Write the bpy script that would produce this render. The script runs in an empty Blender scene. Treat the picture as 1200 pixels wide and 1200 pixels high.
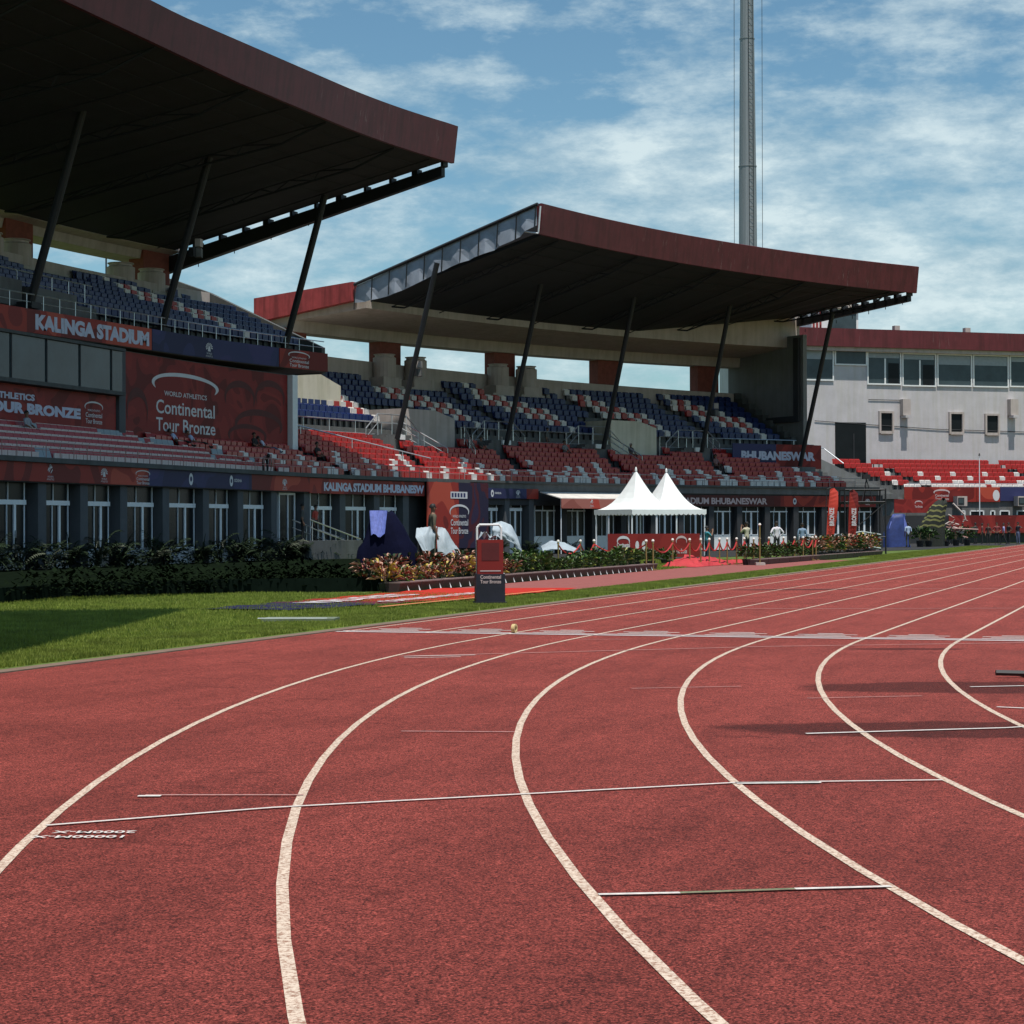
import bpy, bmesh, math, random
import numpy as np
from mathutils import Vector, Matrix
random.seed(7)
SC = bpy.context.scene
COL = SC.collection
rad = math.radians

# ------------------------------------------------------------------ camera
CAM = Vector((-26.165, 37.514, 1.4603))
YAW, PIT, ROL, F = 0.319656, 0.00782489, -0.00374819, 2355.17
fw = Vector((math.cos(PIT)*math.cos(YAW), math.cos(PIT)*math.sin(YAW), math.sin(PIT)))
rt0 = Vector((math.sin(YAW), -math.cos(YAW), 0)); up0 = rt0.cross(fw)
rt = math.cos(ROL)*rt0 + math.sin(ROL)*up0; up = -math.sin(ROL)*rt0 + math.cos(ROL)*up0
cd = bpy.data.cameras.new('camera'); cam = bpy.data.objects.new('camera', cd); COL.objects.link(cam)
M = Matrix((rt, up, -fw)).transposed().to_4x4(); M.translation = CAM
cam.matrix_world = M
cd.sensor_width = 36; cd.lens = 36*F/1200; cd.clip_start = .1; cd.clip_end = 6000
SC.camera = cam

def spot(u, D, z=0):
    """ground point seen at column u of the photograph, D metres ahead of the lens"""
    p = CAM + fw*D + rt*((u-600)/F*D)
    return Vector((p.x, p.y, z))

# ------------------------------------------------------------------ world, sun
SUN = Vector((-.25, -.18, 1.0)).normalized()
W = bpy.data.worlds.new('World'); SC.world = W; W.use_nodes = True
nt = W.node_tree; nt.nodes.clear()
N = nt.nodes.new; LK = nt.links.new
out = N('ShaderNodeOutputWorld'); bg = N('ShaderNodeBackground'); bg.inputs[1].default_value = .09
sky = N('ShaderNodeTexSky'); sky.sky_type = 'NISHITA'; sky.sun_disc = False
sky.sun_elevation = math.asin(SUN.z); sky.sun_rotation = math.atan2(SUN.x, SUN.y)
sky.air_density = 1.0; sky.dust_density = .4; sky.ozone_density = 3.0
tc = N('ShaderNodeTexCoord'); sep = N('ShaderNodeSeparateXYZ'); LK(tc.outputs['Generated'], sep.inputs[0])
def wm(op, a, b=None, clamp=False):
    m = N('ShaderNodeMath'); m.operation = op; m.use_clamp = clamp
    for i, v in enumerate((a, b)):
        if v is None: continue
        if isinstance(v, (int, float)): m.inputs[i].default_value = v
        else: LK(v, m.inputs[i])
    return m.outputs[0]
zc = wm('MAXIMUM', sep.outputs[2], 0.0)
den = wm('ADD', zc, .12)
cmb = N('ShaderNodeCombineXYZ'); LK(sep.outputs[0], cmb.inputs[0]); LK(sep.outputs[1], cmb.inputs[1]); LK(sep.outputs[2], cmb.inputs[2])
mp = N('ShaderNodeMapping'); mp.inputs['Scale'].default_value = (4.2, 4.2, 11.5)
mp.inputs['Location'].default_value = (1.35, .4, 0)
LK(cmb.outputs[0], mp.inputs[0])
def wnoise(scale, detail, rough, dist=0.0):
    n = N('ShaderNodeTexNoise'); n.inputs['Scale'].default_value = scale; n.inputs['Detail'].default_value = detail
    n.inputs['Roughness'].default_value = rough; n.inputs['Distortion'].default_value = dist
    LK(mp.outputs[0], n.inputs['Vector']); return n.outputs[0]
def wramp(src, *st):
    r = N('ShaderNodeValToRGB'); e = r.color_ramp.elements
    for i, (p, c) in enumerate(st):
        el = e[i] if i < 2 else e.new(p)
        el.position = p; el.color = (c, c, c, 1)
    LK(src, r.inputs[0]); return r.outputs[0]
n1 = wnoise(1.25, 14, .60, .05); n2 = wnoise(3.9, 14, .66, .0); n3 = wnoise(.5, 4, .5)
dens = wm('ADD', wm('MULTIPLY', n1, .62), wm('ADD', wm('MULTIPLY', n2, .30), wm('ADD', wm('MULTIPLY', n3, .22), wm('MULTIPLY', zc, -.22))))
cl = wramp(dens, (.478, 0), (.635, 1), (.54, .52))
white = N('ShaderNodeMixRGB'); white.inputs[1].default_value = (2.9, 4.2, 5.0, 1); white.inputs[2].default_value = (6.4, 7.5, 7.7, 1)
LK(wramp(wm('ADD', wm('MULTIPLY', n2, .6), wm('MULTIPLY', n1, .4)), (.42, 0), (.60, 1)), white.inputs[0])
tint = N('ShaderNodeMixRGB'); tint.blend_type = 'MULTIPLY'; tint.inputs[0].default_value = 1
tint.inputs[2].default_value = (.70, .90, .87, 1); LK(sky.outputs[0], tint.inputs[1])
mx = N('ShaderNodeMixRGB'); LK(wm('MULTIPLY', cl, .86), mx.inputs[0]); LK(tint.outputs[0], mx.inputs[1]); LK(white.outputs[0], mx.inputs[2])
LK(mx.outputs[0], bg.inputs[0]); LK(bg.outputs[0], out.inputs[0])
sl = bpy.data.lights.new('sun', 'SUN'); sl.energy = 4.0; sl.angle = rad(.5); sl.color = (1, .95, .88)
so = bpy.data.objects.new('sun', sl); COL.objects.link(so)
so.rotation_euler = SUN.to_track_quat('Z', 'Y').to_euler(); so.location = (0, 0, 80)
SC.view_settings.view_transform = 'Standard'; SC.view_settings.look = 'None'
SC.view_settings.exposure = .35; SC.view_settings.gamma = 1; SC.view_settings.use_curve_mapping = False
SC.cycles.max_bounces = 6; SC.cycles.use_denoising = True

# ------------------------------------------------------------------ materials
MATS = {}
def mat(name, col, rough=.7, var=.15, scale=4.0, bump=0.0, bscale=60, metal=0.0, spec=.4, trans=0.0, stretch=(1, 1, 1), stain=0.0):
    if name in MATS: return MATS[name]
    m = bpy.data.materials.new(name); m.use_nodes = True; t = m.node_tree
    b = t.nodes['Principled BSDF']; b.inputs['Roughness'].default_value = rough; b.inputs['Metallic'].default_value = metal
    b.inputs['Specular IOR Level'].default_value = spec
    tcn = t.nodes.new('ShaderNodeTexCoord'); mpn = t.nodes.new('ShaderNodeMapping'); mpn.inputs['Scale'].default_value = stretch
    t.links.new(tcn.outputs['Object'], mpn.inputs[0])
    n = t.nodes.new('ShaderNodeTexNoise'); n.inputs['Scale'].default_value = scale; n.inputs['Detail'].default_value = 6; n.inputs['Roughness'].default_value = .65
    t.links.new(mpn.outputs[0], n.inputs['Vector'])
    r = t.nodes.new('ShaderNodeValToRGB'); r.color_ramp.elements[0].position = .3; r.color_ramp.elements[1].position = .7
    r.color_ramp.elements[0].color = (*[c*(1-var) for c in col], 1); r.color_ramp.elements[1].color = (*[min(1, c*(1+var)) for c in col], 1)
    t.links.new(n.outputs[0], r.inputs[0]); src = r.outputs[0]
    if stain:
        mp2 = t.nodes.new('ShaderNodeMapping'); mp2.inputs['Scale'].default_value = (2.2, 2.2, .16); t.links.new(tcn.outputs['Object'], mp2.inputs[0])
        n2 = t.nodes.new('ShaderNodeTexNoise'); n2.inputs['Scale'].default_value = 1.6; n2.inputs['Detail'].default_value = 8; t.links.new(mp2.outputs[0], n2.inputs['Vector'])
        r2 = t.nodes.new('ShaderNodeValToRGB'); r2.color_ramp.elements[0].position = .36; r2.color_ramp.elements[1].position = .56
        k = 1-stain; r2.color_ramp.elements[0].color = (k, k, k*.95, 1); r2.color_ramp.elements[1].color = (1, 1, 1, 1)
        t.links.new(n2.outputs[0], r2.inputs[0])
        mm = t.nodes.new('ShaderNodeMixRGB'); mm.blend_type = 'MULTIPLY'; mm.inputs[0].default_value = 1
        t.links.new(src, mm.inputs[1]); t.links.new(r2.outputs[0], mm.inputs[2]); src = mm.outputs[0]
    t.links.new(src, b.inputs['Base Color'])
    if bump:
        nb = t.nodes.new('ShaderNodeTexNoise'); nb.inputs['Scale'].default_value = bscale; nb.inputs['Detail'].default_value = 4
        t.links.new(mpn.outputs[0], nb.inputs['Vector'])
        bn = t.nodes.new('ShaderNodeBump'); bn.inputs['Strength'].default_value = bump; bn.inputs['Distance'].default_value = .02
        t.links.new(nb.outputs[0], bn.inputs['Height']); t.links.new(bn.outputs[0], b.inputs['Normal'])
    if trans: b.inputs['Transmission Weight'].default_value = trans
    MATS[name] = m; return m

def print_mat(name, stops, scale=.35, axis=(1, 1, 1), swirl=True, rough=.55):
    """flat printed vinyl: hard-edged abstract patches of a few inks"""
    m = bpy.data.materials.new(name); m.use_nodes = True; t = m.node_tree; b = t.nodes['Principled BSDF']
    b.inputs['Roughness'].default_value = rough; b.inputs['Specular IOR Level'].default_value = .25
    tcn = t.nodes.new('ShaderNodeTexCoord'); mpn = t.nodes.new('ShaderNodeMapping'); mpn.inputs['Scale'].default_value = axis
    t.links.new(tcn.outputs['Object'], mpn.inputs[0])
    n = t.nodes.new('ShaderNodeTexNoise'); n.inputs['Scale'].default_value = scale; n.inputs['Detail'].default_value = 1.0
    n.inputs['Distortion'].default_value = 1.2 if swirl else 0
    t.links.new(mpn.outputs[0], n.inputs['Vector'])
    r = t.nodes.new('ShaderNodeValToRGB'); r.color_ramp.interpolation = 'CONSTANT'; e = r.color_ramp.elements
    for i, (p, c) in enumerate(stops):
        el = e[i] if i < 2 else e.new(p)
        el.position = p; el.color = (*c, 1)
    t.links.new(n.outputs[0], r.inputs[0]); t.links.new(r.outputs[0], b.inputs['Base Color'])
    MATS[name] = m; return m

conc = mat('concrete_grey', (.13, .13, .13), .85, .18, 1.2, .25, 30, stain=.14)
conc_d = mat('concrete_dark', (.085, .09, .09), .85, .2, 1.0, .2, 30, stain=.14)
beige = mat('painted_beige', (.46, .40, .37), .8, .12, .8, .1, 20, stain=.14)
cream = mat('painted_cream', (.62, .58, .47), .75, .1, .7, .1, 20, stain=.14)
whitew = mat('painted_white_render', (.52, .495, .505), .85, .09, .7, .5, 14, stain=.07)
whitep = mat('white_paint', (.78, .79, .78), .5, .05)
alum = mat('aluminium_frame', (.74, .78, .82), .4, .06)
steelr = mat('steel_rail', (.62, .64, .66), .32, .06, metal=.75)
dkslate = mat('slate_paint', (.030, .032, .036), .7, .15, 1)
pillar_m = mat('pillar_grey', (.085, .09, .098), .8, .12, 1.5)
maroon = mat('maroon_cladding', (.115, .018, .022), .55, .16, 1.2, stain=.25)
def streaks(m, col, lo, hi, sc=(5, 5, .35)):
    t = m.node_tree; b = t.nodes['Principled BSDF']; src = b.inputs['Base Color'].links[0].from_socket
    tcn = t.nodes.new('ShaderNodeTexCoord'); q = t.nodes.new('ShaderNodeMapping'); q.inputs['Scale'].default_value = sc; t.links.new(tcn.outputs['Object'], q.inputs[0])
    n = t.nodes.new('ShaderNodeTexNoise'); n.inputs['Scale'].default_value = 1; n.inputs['Detail'].default_value = 6; n.inputs['Roughness'].default_value = .7; t.links.new(q.outputs[0], n.inputs['Vector'])
    n2 = t.nodes.new('ShaderNodeTexNoise'); n2.inputs['Scale'].default_value = .22; t.links.new(tcn.outputs['Object'], n2.inputs['Vector'])
    r = t.nodes.new('ShaderNodeMapRange'); r.inputs['From Min'].default_value = lo; r.inputs['From Max'].default_value = hi; t.links.new(n.outputs[0], r.inputs[0])
    r2 = t.nodes.new('ShaderNodeMapRange'); r2.inputs['From Min'].default_value = .47; r2.inputs['From Max'].default_value = .60; t.links.new(n2.outputs[0], r2.inputs[0])
    mu = t.nodes.new('ShaderNodeMath'); mu.operation = 'MULTIPLY'; t.links.new(r.outputs[0], mu.inputs[0]); t.links.new(r2.outputs[0], mu.inputs[1])
    x = t.nodes.new('ShaderNodeMixRGB'); x.inputs[2].default_value = (*col, 1); t.links.new(mu.outputs[0], x.inputs[0]); t.links.new(src, x.inputs[1]); t.links.new(x.outputs[0], b.inputs['Base Color'])
streaks(maroon, (.26, .17, .16), .60, .72)
maroon_l = mat('faded_red_paint', (.36, .05, .05), .7, .2, 1.5, stain=.35)
brick = mat('red_brown_column', (.21, .060, .045), .8, .22, 3, .2, 40)
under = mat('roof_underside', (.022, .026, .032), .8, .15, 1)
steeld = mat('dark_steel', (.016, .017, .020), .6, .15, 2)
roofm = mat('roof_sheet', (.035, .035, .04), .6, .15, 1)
drape_m = mat('grey_drape', (.30, .34, .40), .6, .2, 1.2)
glassd = mat('dark_glass', (.012, .014, .016), .25, .2, .8, spec=.12)
glassg = mat('green_grey_glass', (.050, .072, .080), .15, .3, .5, spec=.25)
blind = mat('roller_blind', (.30, .34, .36), .8, .1)
red_s = mat('red_seat_plastic', (.37, .020, .018), .32, .12, .9, spec=.5)
blue_s = mat('blue_seat_plastic', (.013, .026, .11), .34, .15, .9, spec=.45)
white_s = mat('white_seat_plastic', (.68, .64, .61), .4, .12, 1.5)
grey_s = mat('grey_blue_seat_plastic', (.28, .33, .36), .5, .12)
tentm = mat('white_tent_fabric', (.80, .83, .82), .6, .05, 2)
tarp_w = mat('white_tarp', (.33, .39, .43), .6, .18, 3)
tarp_b = mat('navy_tarp', (.005, .006, .020), .8, .2, 2, .5, 8, spec=.04)
tarp_l = mat('violet_blue_plastic_sheet', (.13, .17, .48), .45, .35, 3, .5, 7, stretch=(6, 6, .8))
blackp = mat('black_plastic', (.02, .02, .022), .5, .1)
trough_m = mat('dark_maroon_trough', (.045, .022, .024), .6, .2, 4)
brass = mat('brass_post', (.42, .30, .12), .3, .1, metal=.8)
ropem = mat('red_rope', (.42, .03, .03), .8, .1)
ropew = mat('white_cap', (.75, .72, .66), .5, .1)
ltr = mat('lettering_pale', (.50, .53, .66), .6, .12, 6)
ltw = mat('lettering_white', (.62, .62, .64), .6, .05)
ltp = mat('lettering_pinkish', (.55, .42, .42), .6, .05)
skin = mat('skin_brown', (.20, .105, .065), .6, .1)
hair = mat('black_hair', (.012, .011, .010), .6, .1)
leafd = mat('dark_green_leaf', (.030, .060, .022), .5, .4, 3)
leafg = mat('green_leaf', (.060, .12, .025), .5, .4, 5)
leafy = mat('yellow_leaf', (.50, .38, .07), .5, .25, 5)
leafr = mat('red_croton_leaf', (.30, .055, .035), .5, .35, 5)
leafyg = mat('yellow_green_leaf', (.22, .27, .05), .5, .3, 5)
leafp = mat('pale_pink_croton_leaf', (.52, .30, .22), .5, .25, 5)
leafo = mat('orange_croton_leaf', (.48, .20, .07), .5, .3, 5)
trunkm = mat('palm_trunk', (.16, .12, .08), .9, .25, 6, .5, 12)
mastm = mat('mast_galvanised_steel', (.24, .26, .27), .5, .18, 1.2, stretch=(4, 4, .12), metal=.3)
red_cl = mat('red_cloth', (.46, .035, .04), .7, .2, 2)
redpr = print_mat('red_printed_vinyl', [(0, (.10, .012, .012)), (.42, (.21, .022, .018)), (.55, (.33, .038, .024)), (.64, (.18, .018, .016))], .30)
redpr2 = print_mat('red_printed_vinyl_bright', [(0, (.15, .016, .014)), (.45, (.28, .028, .020)), (.56, (.42, .065, .038))], .24)
bluepr = print_mat('navy_printed_vinyl', [(0, (.022, .024, .075)), (.46, (.032, .036, .11)), (.60, (.045, .040, .13))], .28)
redwall = print_mat('red_wall_vinyl', [(0, (.13, .013, .012)), (.40, (.215, .021, .019)), (.53, (.255, .026, .022)), (.62, (.16, .015, .014))], .42)

# track surface ------------------------------------------------------------
def track_mat():
    m = bpy.data.materials.new('track_rubber'); m.use_nodes = True; t = m.node_tree; b = t.nodes['Principled BSDF']
    L = t.links.new; nn = t.nodes.new
    tcn = nn('ShaderNodeTexCoord')
    def noise(sc, det, rg=.6, stretch=None):
        n = nn('ShaderNodeTexNoise'); n.inputs['Scale'].default_value = sc; n.inputs['Detail'].default_value = det; n.inputs['Roughness'].default_value = rg
        if stretch:
            q = nn('ShaderNodeMapping'); q.inputs['Scale'].default_value = stretch[:3]; q.inputs['Rotation'].default_value = (0, 0, stretch[3]); L(tcn.outputs['Object'], q.inputs[0]); L(q.outputs[0], n.inputs['Vector'])
        else: L(tcn.outputs['Object'], n.inputs['Vector'])
        return n.outputs[0]
    def ramp(src, a, ca, b_, cb):
        r = nn('ShaderNodeValToRGB'); r.color_ramp.elements[0].position = a; r.color_ramp.elements[1].position = b_
        r.color_ramp.elements[0].color = (*ca, 1); r.color_ramp.elements[1].color = (*cb, 1); L(src, r.inputs[0]); return r.outputs[0]
    def mul(a, c):
        x = nn('ShaderNodeMixRGB'); x.blend_type = 'MULTIPLY'; x.inputs[0].default_value = 1; L(a, x.inputs[1]); L(c, x.inputs[2]); return x.outputs[0]
    base = ramp(noise(85, 6, .95), .42, (.095, .017, .013), .58, (.47, .108, .090))
    mid = ramp(noise(30, 8, .95), .41, (.66, .64, .64), .59, (1.20, 1.18, 1.17))
    big = mul(ramp(noise(.55, 6, .6), .30, (.80, .76, .74), .70, (1.12, 1.1, 1.08)), ramp(noise(7, 6, .75), .34, (.80, .78, .78), .62, (1.10, 1.08, 1.06)))
    strk = mul(ramp(noise(1.0, 5, .6, (.45, 3.2, 1, .4)), .32, (.84, .84, .84), .55, (1.04, 1.04, 1.04)), ramp(noise(1.0, 6, .7, (3.2, 1.1, 1, -1.1)), .30, (.52, .50, .50), .40, (1, 1, 1)))
    c = mul(mul(mul(base, mid), big), strk)
    vo = nn('ShaderNodeTexVoronoi'); vo.inputs['Scale'].default_value = 125; L(tcn.outputs['Object'], vo.inputs['Vector']); sx = nn('ShaderNodeSeparateColor'); L(vo.outputs['Color'], sx.inputs[0])
    c = mul(c, ramp(sx.outputs[0], .05, (.30, .28, .28), .95, (1.65, 1.60, 1.56)))
    vo = nn('ShaderNodeTexVoronoi'); vo.inputs['Scale'].default_value = 34; L(tcn.outputs['Object'], vo.inputs['Vector']); sx = nn('ShaderNodeSeparateColor'); L(vo.outputs['Color'], sx.inputs[0])
    c = mul(c, ramp(sx.outputs[1], .05, (.88, .87, .87), .95, (1.10, 1.09, 1.08)))
    # dark patches on the rubber, each with its own place and outline
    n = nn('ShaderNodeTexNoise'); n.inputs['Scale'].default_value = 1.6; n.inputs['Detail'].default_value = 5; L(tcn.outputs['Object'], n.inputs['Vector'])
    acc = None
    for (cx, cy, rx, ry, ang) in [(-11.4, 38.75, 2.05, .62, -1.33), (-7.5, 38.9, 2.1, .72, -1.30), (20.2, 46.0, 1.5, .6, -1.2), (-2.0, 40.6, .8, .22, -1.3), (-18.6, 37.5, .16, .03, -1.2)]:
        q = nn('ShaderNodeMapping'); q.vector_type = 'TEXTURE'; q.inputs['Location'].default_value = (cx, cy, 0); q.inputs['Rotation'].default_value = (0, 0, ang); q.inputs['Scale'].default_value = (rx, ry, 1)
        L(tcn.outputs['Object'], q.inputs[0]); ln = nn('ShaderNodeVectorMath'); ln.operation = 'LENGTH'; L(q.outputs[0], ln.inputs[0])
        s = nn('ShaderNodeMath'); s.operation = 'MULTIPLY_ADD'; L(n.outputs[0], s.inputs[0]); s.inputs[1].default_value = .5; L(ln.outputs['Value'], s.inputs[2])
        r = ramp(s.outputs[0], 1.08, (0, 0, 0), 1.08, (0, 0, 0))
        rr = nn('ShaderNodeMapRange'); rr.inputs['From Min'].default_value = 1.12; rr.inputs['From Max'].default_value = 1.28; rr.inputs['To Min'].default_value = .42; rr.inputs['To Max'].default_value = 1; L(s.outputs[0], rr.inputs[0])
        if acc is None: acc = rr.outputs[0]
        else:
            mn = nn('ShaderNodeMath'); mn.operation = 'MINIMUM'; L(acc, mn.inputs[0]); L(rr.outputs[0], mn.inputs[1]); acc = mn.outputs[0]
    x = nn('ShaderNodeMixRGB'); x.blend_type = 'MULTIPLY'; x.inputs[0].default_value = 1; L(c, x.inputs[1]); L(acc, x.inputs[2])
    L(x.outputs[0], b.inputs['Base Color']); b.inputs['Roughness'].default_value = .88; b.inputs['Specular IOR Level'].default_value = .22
    bp = nn('ShaderNodeBump'); bp.inputs['Strength'].default_value = .9; bp.inputs['Distance'].default_value = .016; L(noise(75, 5, .9), bp.inputs['Height']); L(bp.outputs[0], b.inputs['Normal'])
    return m
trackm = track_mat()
def line_mat():
    m = mat('track_line_paint', (.56, .46, .37), .75, .10, 9, .4, 120); t = m.node_tree; b = t.nodes['Principled BSDF']
    n = t.nodes.new('ShaderNodeTexNoise'); n.inputs['Scale'].default_value = 42; n.inputs['Detail'].default_value = 8; n.inputs['Roughness'].default_value = .8
    tcn = t.nodes.new('ShaderNodeTexCoord'); t.links.new(tcn.outputs['Object'], n.inputs['Vector'])
    r = t.nodes.new('ShaderNodeValToRGB'); r.color_ramp.elements[0].position = .42; r.color_ramp.elements[1].position = .53
    r.color_ramp.elements[0].color = (.50, .32, .26, 1); r.color_ramp.elements[1].color = (1.15, 1.15, 1.15, 1); t.links.new(n.outputs[0], r.inputs[0])
    mm = t.nodes.new('ShaderNodeMixRGB'); mm.blend_type = 'MULTIPLY'; mm.inputs[0].default_value = 1
    old = b.inputs['Base Color'].links[0].from_socket; t.links.new(old, mm.inputs[1]); t.links.new(r.outputs[0], mm.inputs[2]); t.links.new(mm.outputs[0], b.inputs['Base Color'])
    return m
linem = line_mat()
line2 = mat('white_marking_paint', (.58, .55, .52), .75, .2, 30)
line3 = mat('green_marking_paint', (.16, .17, .10), .8, .3, 30)
linef = mat('faded_marking_paint', (.42, .24, .22), .8, .25, 20)
grassm = mat('grass_blades', (.24, .29, .05), .6, .45, 1.4, spec=.3)
_t = grassm.node_tree; _b = _t.nodes['Principled BSDF']; _tr = _t.nodes.new('ShaderNodeBsdfTranslucent'); _mx = _t.nodes.new('ShaderNodeMixShader'); _mx.inputs[0].default_value = .5
_t.links.new(_b.inputs['Base Color'].links[0].from_socket, _tr.inputs[0]); _t.links.new(_b.outputs[0], _mx.inputs[1]); _t.links.new(_tr.outputs[0], _mx.inputs[2]); _t.links.new(_mx.outputs[0], _t.nodes['Material Output'].inputs[0])
groundm = mat('lawn_ground', (.085, .13, .02), .9, .45, 2.2, .6, 40)

# ------------------------------------------------------------------ mesh builder
class MB:
    def __init__(s): s.v = []; s.f = []; s.m = []; s.ms = []
    def mi(s, m):
        if m not in s.ms: s.ms.append(m)
        return s.ms.index(m)
    def add(s, vs, fs, m):
        o = len(s.v); k = s.mi(m); s.v.extend([tuple(p) for p in vs])
        for f in fs: s.f.append(tuple(i+o for i in f)); s.m.append(k)
    def box(s, c, d, m, rz=0.0, X=None):
        c = Vector(c); hx, hy, hz = d[0]/2, d[1]/2, d[2]/2; cr, sr = math.cos(rz), math.sin(rz); vs = []
        for z in (-hz, hz):
            for x, y in ((-hx, -hy), (hx, -hy), (hx, hy), (-hx, hy)): vs.append((c.x+x*cr-y*sr, c.y+x*sr+y*cr, c.z+z))
        if X: vs = [X @ Vector(p) for p in vs]
        s.add(vs, [(3, 2, 1, 0), (4, 5, 6, 7), (0, 1, 5, 4), (1, 2, 6, 5), (2, 3, 7, 6), (3, 0, 4, 7)], m)
    def hexa(s, lo, hi, m):
        s.add(list(lo)+list(hi), [(3, 2, 1, 0), (4, 5, 6, 7), (0, 1, 5, 4), (1, 2, 6, 5), (2, 3, 7, 6), (3, 0, 4, 7)], m)
    def tube(s, p0, p1, r0, m, r1=None, seg=6, cap=True):
        r1 = r0 if r1 is None else r1; p0 = Vector(p0); p1 = Vector(p1); d = (p1-p0)
        if d.length < 1e-6: return
        d.normalize(); a = Vector((0, 0, 1)) if abs(d.z) < .9 else Vector((1, 0, 0)); x = d.cross(a).normalized(); y = d.cross(x); vs = []
        for p, r in ((p0, r0), (p1, r1)):
            for i in range(seg):
                t = 2*math.pi*i/seg; vs.append(p+x*math.cos(t)*r+y*math.sin(t)*r)
        fs = [(i, (i+1) % seg, seg+(i+1) % seg, seg+i) for i in range(seg)]
        if cap: fs += [tuple(range(seg))[::-1], tuple(range(seg, 2*seg))]
        s.add(vs, fs, m)
    def path(s, pts, r, m, seg=5):
        for a, b in zip(pts, pts[1:]): s.tube(a, b, r, m, seg=seg)
    def lathe(s, c, prof, m, seg=16):
        c = Vector(c); vs = []
        for r, z in prof:
            for i in range(seg):
                t = 2*math.pi*i/seg; vs.append((c.x+r*math.cos(t), c.y+r*math.sin(t), c.z+z))
        fs = []
        for k in range(len(prof)-1):
            for i in range(seg): fs.append((k*seg+i, k*seg+(i+1) % seg, (k+1)*seg+(i+1) % seg, (k+1)*seg+i))
        fs.append(tuple((len(prof)-1)*seg+i for i in range(seg))); fs.append(tuple(i for i in range(seg))[::-1])
        s.add(vs, fs, m)
    def strip(s, pts, w, z, m):
        """flat painted ribbon along 2-D points"""
        vs = []; n = len(pts)
        for i, p in enumerate(pts):
            a = Vector(pts[max(0, i-1)]); b = Vector(pts[min(n-1, i+1)]); d = (b-a).normalized(); nn_ = Vector((-d.y, d.x))*w/2
            vs += [(p[0]+nn_.x, p[1]+nn_.y, z), (p[0]-nn_.x, p[1]-nn_.y, z)]
        s.add(vs, [(2*i, 2*i+1, 2*i+3, 2*i+2) for i in range(n-1)], m)
    def sweep(s, prof, s0, s1, m, ds=1.6, cap=True):
        """closed (n, z) profile swept along the stand's curve; prof may be a function of s"""
        n = max(1, int(math.ceil(abs(s1-s0)/ds))); vs = []; k = None
        for i in range(n+1):
            ss = s0+(s1-s0)*i/n; pr = prof(ss) if callable(prof) else prof; k = len(pr)
            for nn_, z in pr: x, y = P(ss, nn_); vs.append((x, y, z))
        fs = []
        for i in range(n):
            for j in range(k): fs.append((i*k+j, i*k+(j+1) % k, (i+1)*k+(j+1) % k, (i+1)*k+j))
        if cap: fs.append(tuple(range(k))[::-1]); fs.append(tuple(n*k+j for j in range(k)))
        s.add(vs, fs, m)
    def sbox(s, s0, s1, n0, n1, z0, z1, m, ds=1.6): s.sweep([(n0, z0), (n0, z1), (n1, z1), (n1, z0)], s0, s1, m, ds)
    def mesh(s, name, smooth=False):
        me = bpy.data.meshes.new(name); me.from_pydata(s.v, [], s.f)
        for m in s.ms: me.materials.append(m)
        me.polygons.foreach_set('material_index', s.m)
        bm = bmesh.new(); bm.from_mesh(me); bmesh.ops.recalc_face_normals(bm, faces=bm.faces); bm.to_mesh(me); bm.free()
        if smooth: me.polygons.foreach_set('use_smooth', [True]*len(me.polygons))
        return me
def link(name, me, parent=None):
    o = bpy.data.objects.new(name, me); COL.objects.link(o)
    if parent is not None: o.parent = parent
    return o
def part(name, mb, parent, label=None, smooth=False, world=True):
    """a child mesh; world=True when the builder holds world coordinates"""
    o = link(name, mb.mesh(name, smooth) if isinstance(mb, MB) else mb, parent)
    if world and parent is not None:
        r = parent
        off = Vector(r.location)
        while r.parent is not None: r = r.parent; off += Vector(r.location)
        o.location = -off
    if label: o['label'] = label
    return o
def tag(o, label, cat, group=None):
    o['label'] = label; o['category'] = cat
    if group: o['group'] = group
    return o
def thing(name, label, cat, loc=(0, 0, 0), rz=0, group=None):
    o = bpy.data.objects.new(name, None); COL.objects.link(o); o.location = loc; o.rotation_euler = (0, 0, rz); o.empty_display_size = .3
    return tag(o, label, cat, group)
def single(name, mb, label, cat, group=None, smooth=False, loc=(0, 0, 0), rz=0):
    o = link(name, mb.mesh(name, smooth) if isinstance(mb, MB) else mb); o.location = loc; o.rotation_euler = (0, 0, rz)
    return tag(o, label, cat, group)
def struct(name, mb, kind='structure'):
    o = link(name, mb.mesh(name)); o['kind'] = kind; return o
def dup(o, loc=None, rz=None, label=None, group=None, parent=None):
    c = o.copy(); COL.objects.link(c)
    if parent is not None: c.parent = parent
    if loc is not None: c.location = loc
    if rz is not None: c.rotation_euler = (0, 0, rz)
    if label: c['label'] = label
    if group: c['group'] = group
    for ch in list(o.children): dup(ch, parent=c)
    return c

# the stand's plan: straight along y = 76, bending in on a radius of 80 m at both ends
X0, Y0, RR, SL = 54.0, 76.0, 80.0, -36.0
def P(s, n):
    if s >= 0: a = s/RR; return X0+(RR+n)*math.sin(a), Y0-RR+(RR+n)*math.cos(a)
    if s < SL: a = (s-SL)/RR; return X0+SL+(RR+n)*math.sin(a), Y0-RR+(RR+n)*math.cos(a)
    return X0+s, Y0+n
def ANG(s): return -s/RR if s >= 0 else (-(s-SL)/RR if s < SL else 0.0)
def P3(s, n, z): x, y = P(s, n); return Vector((x, y, z))

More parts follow.
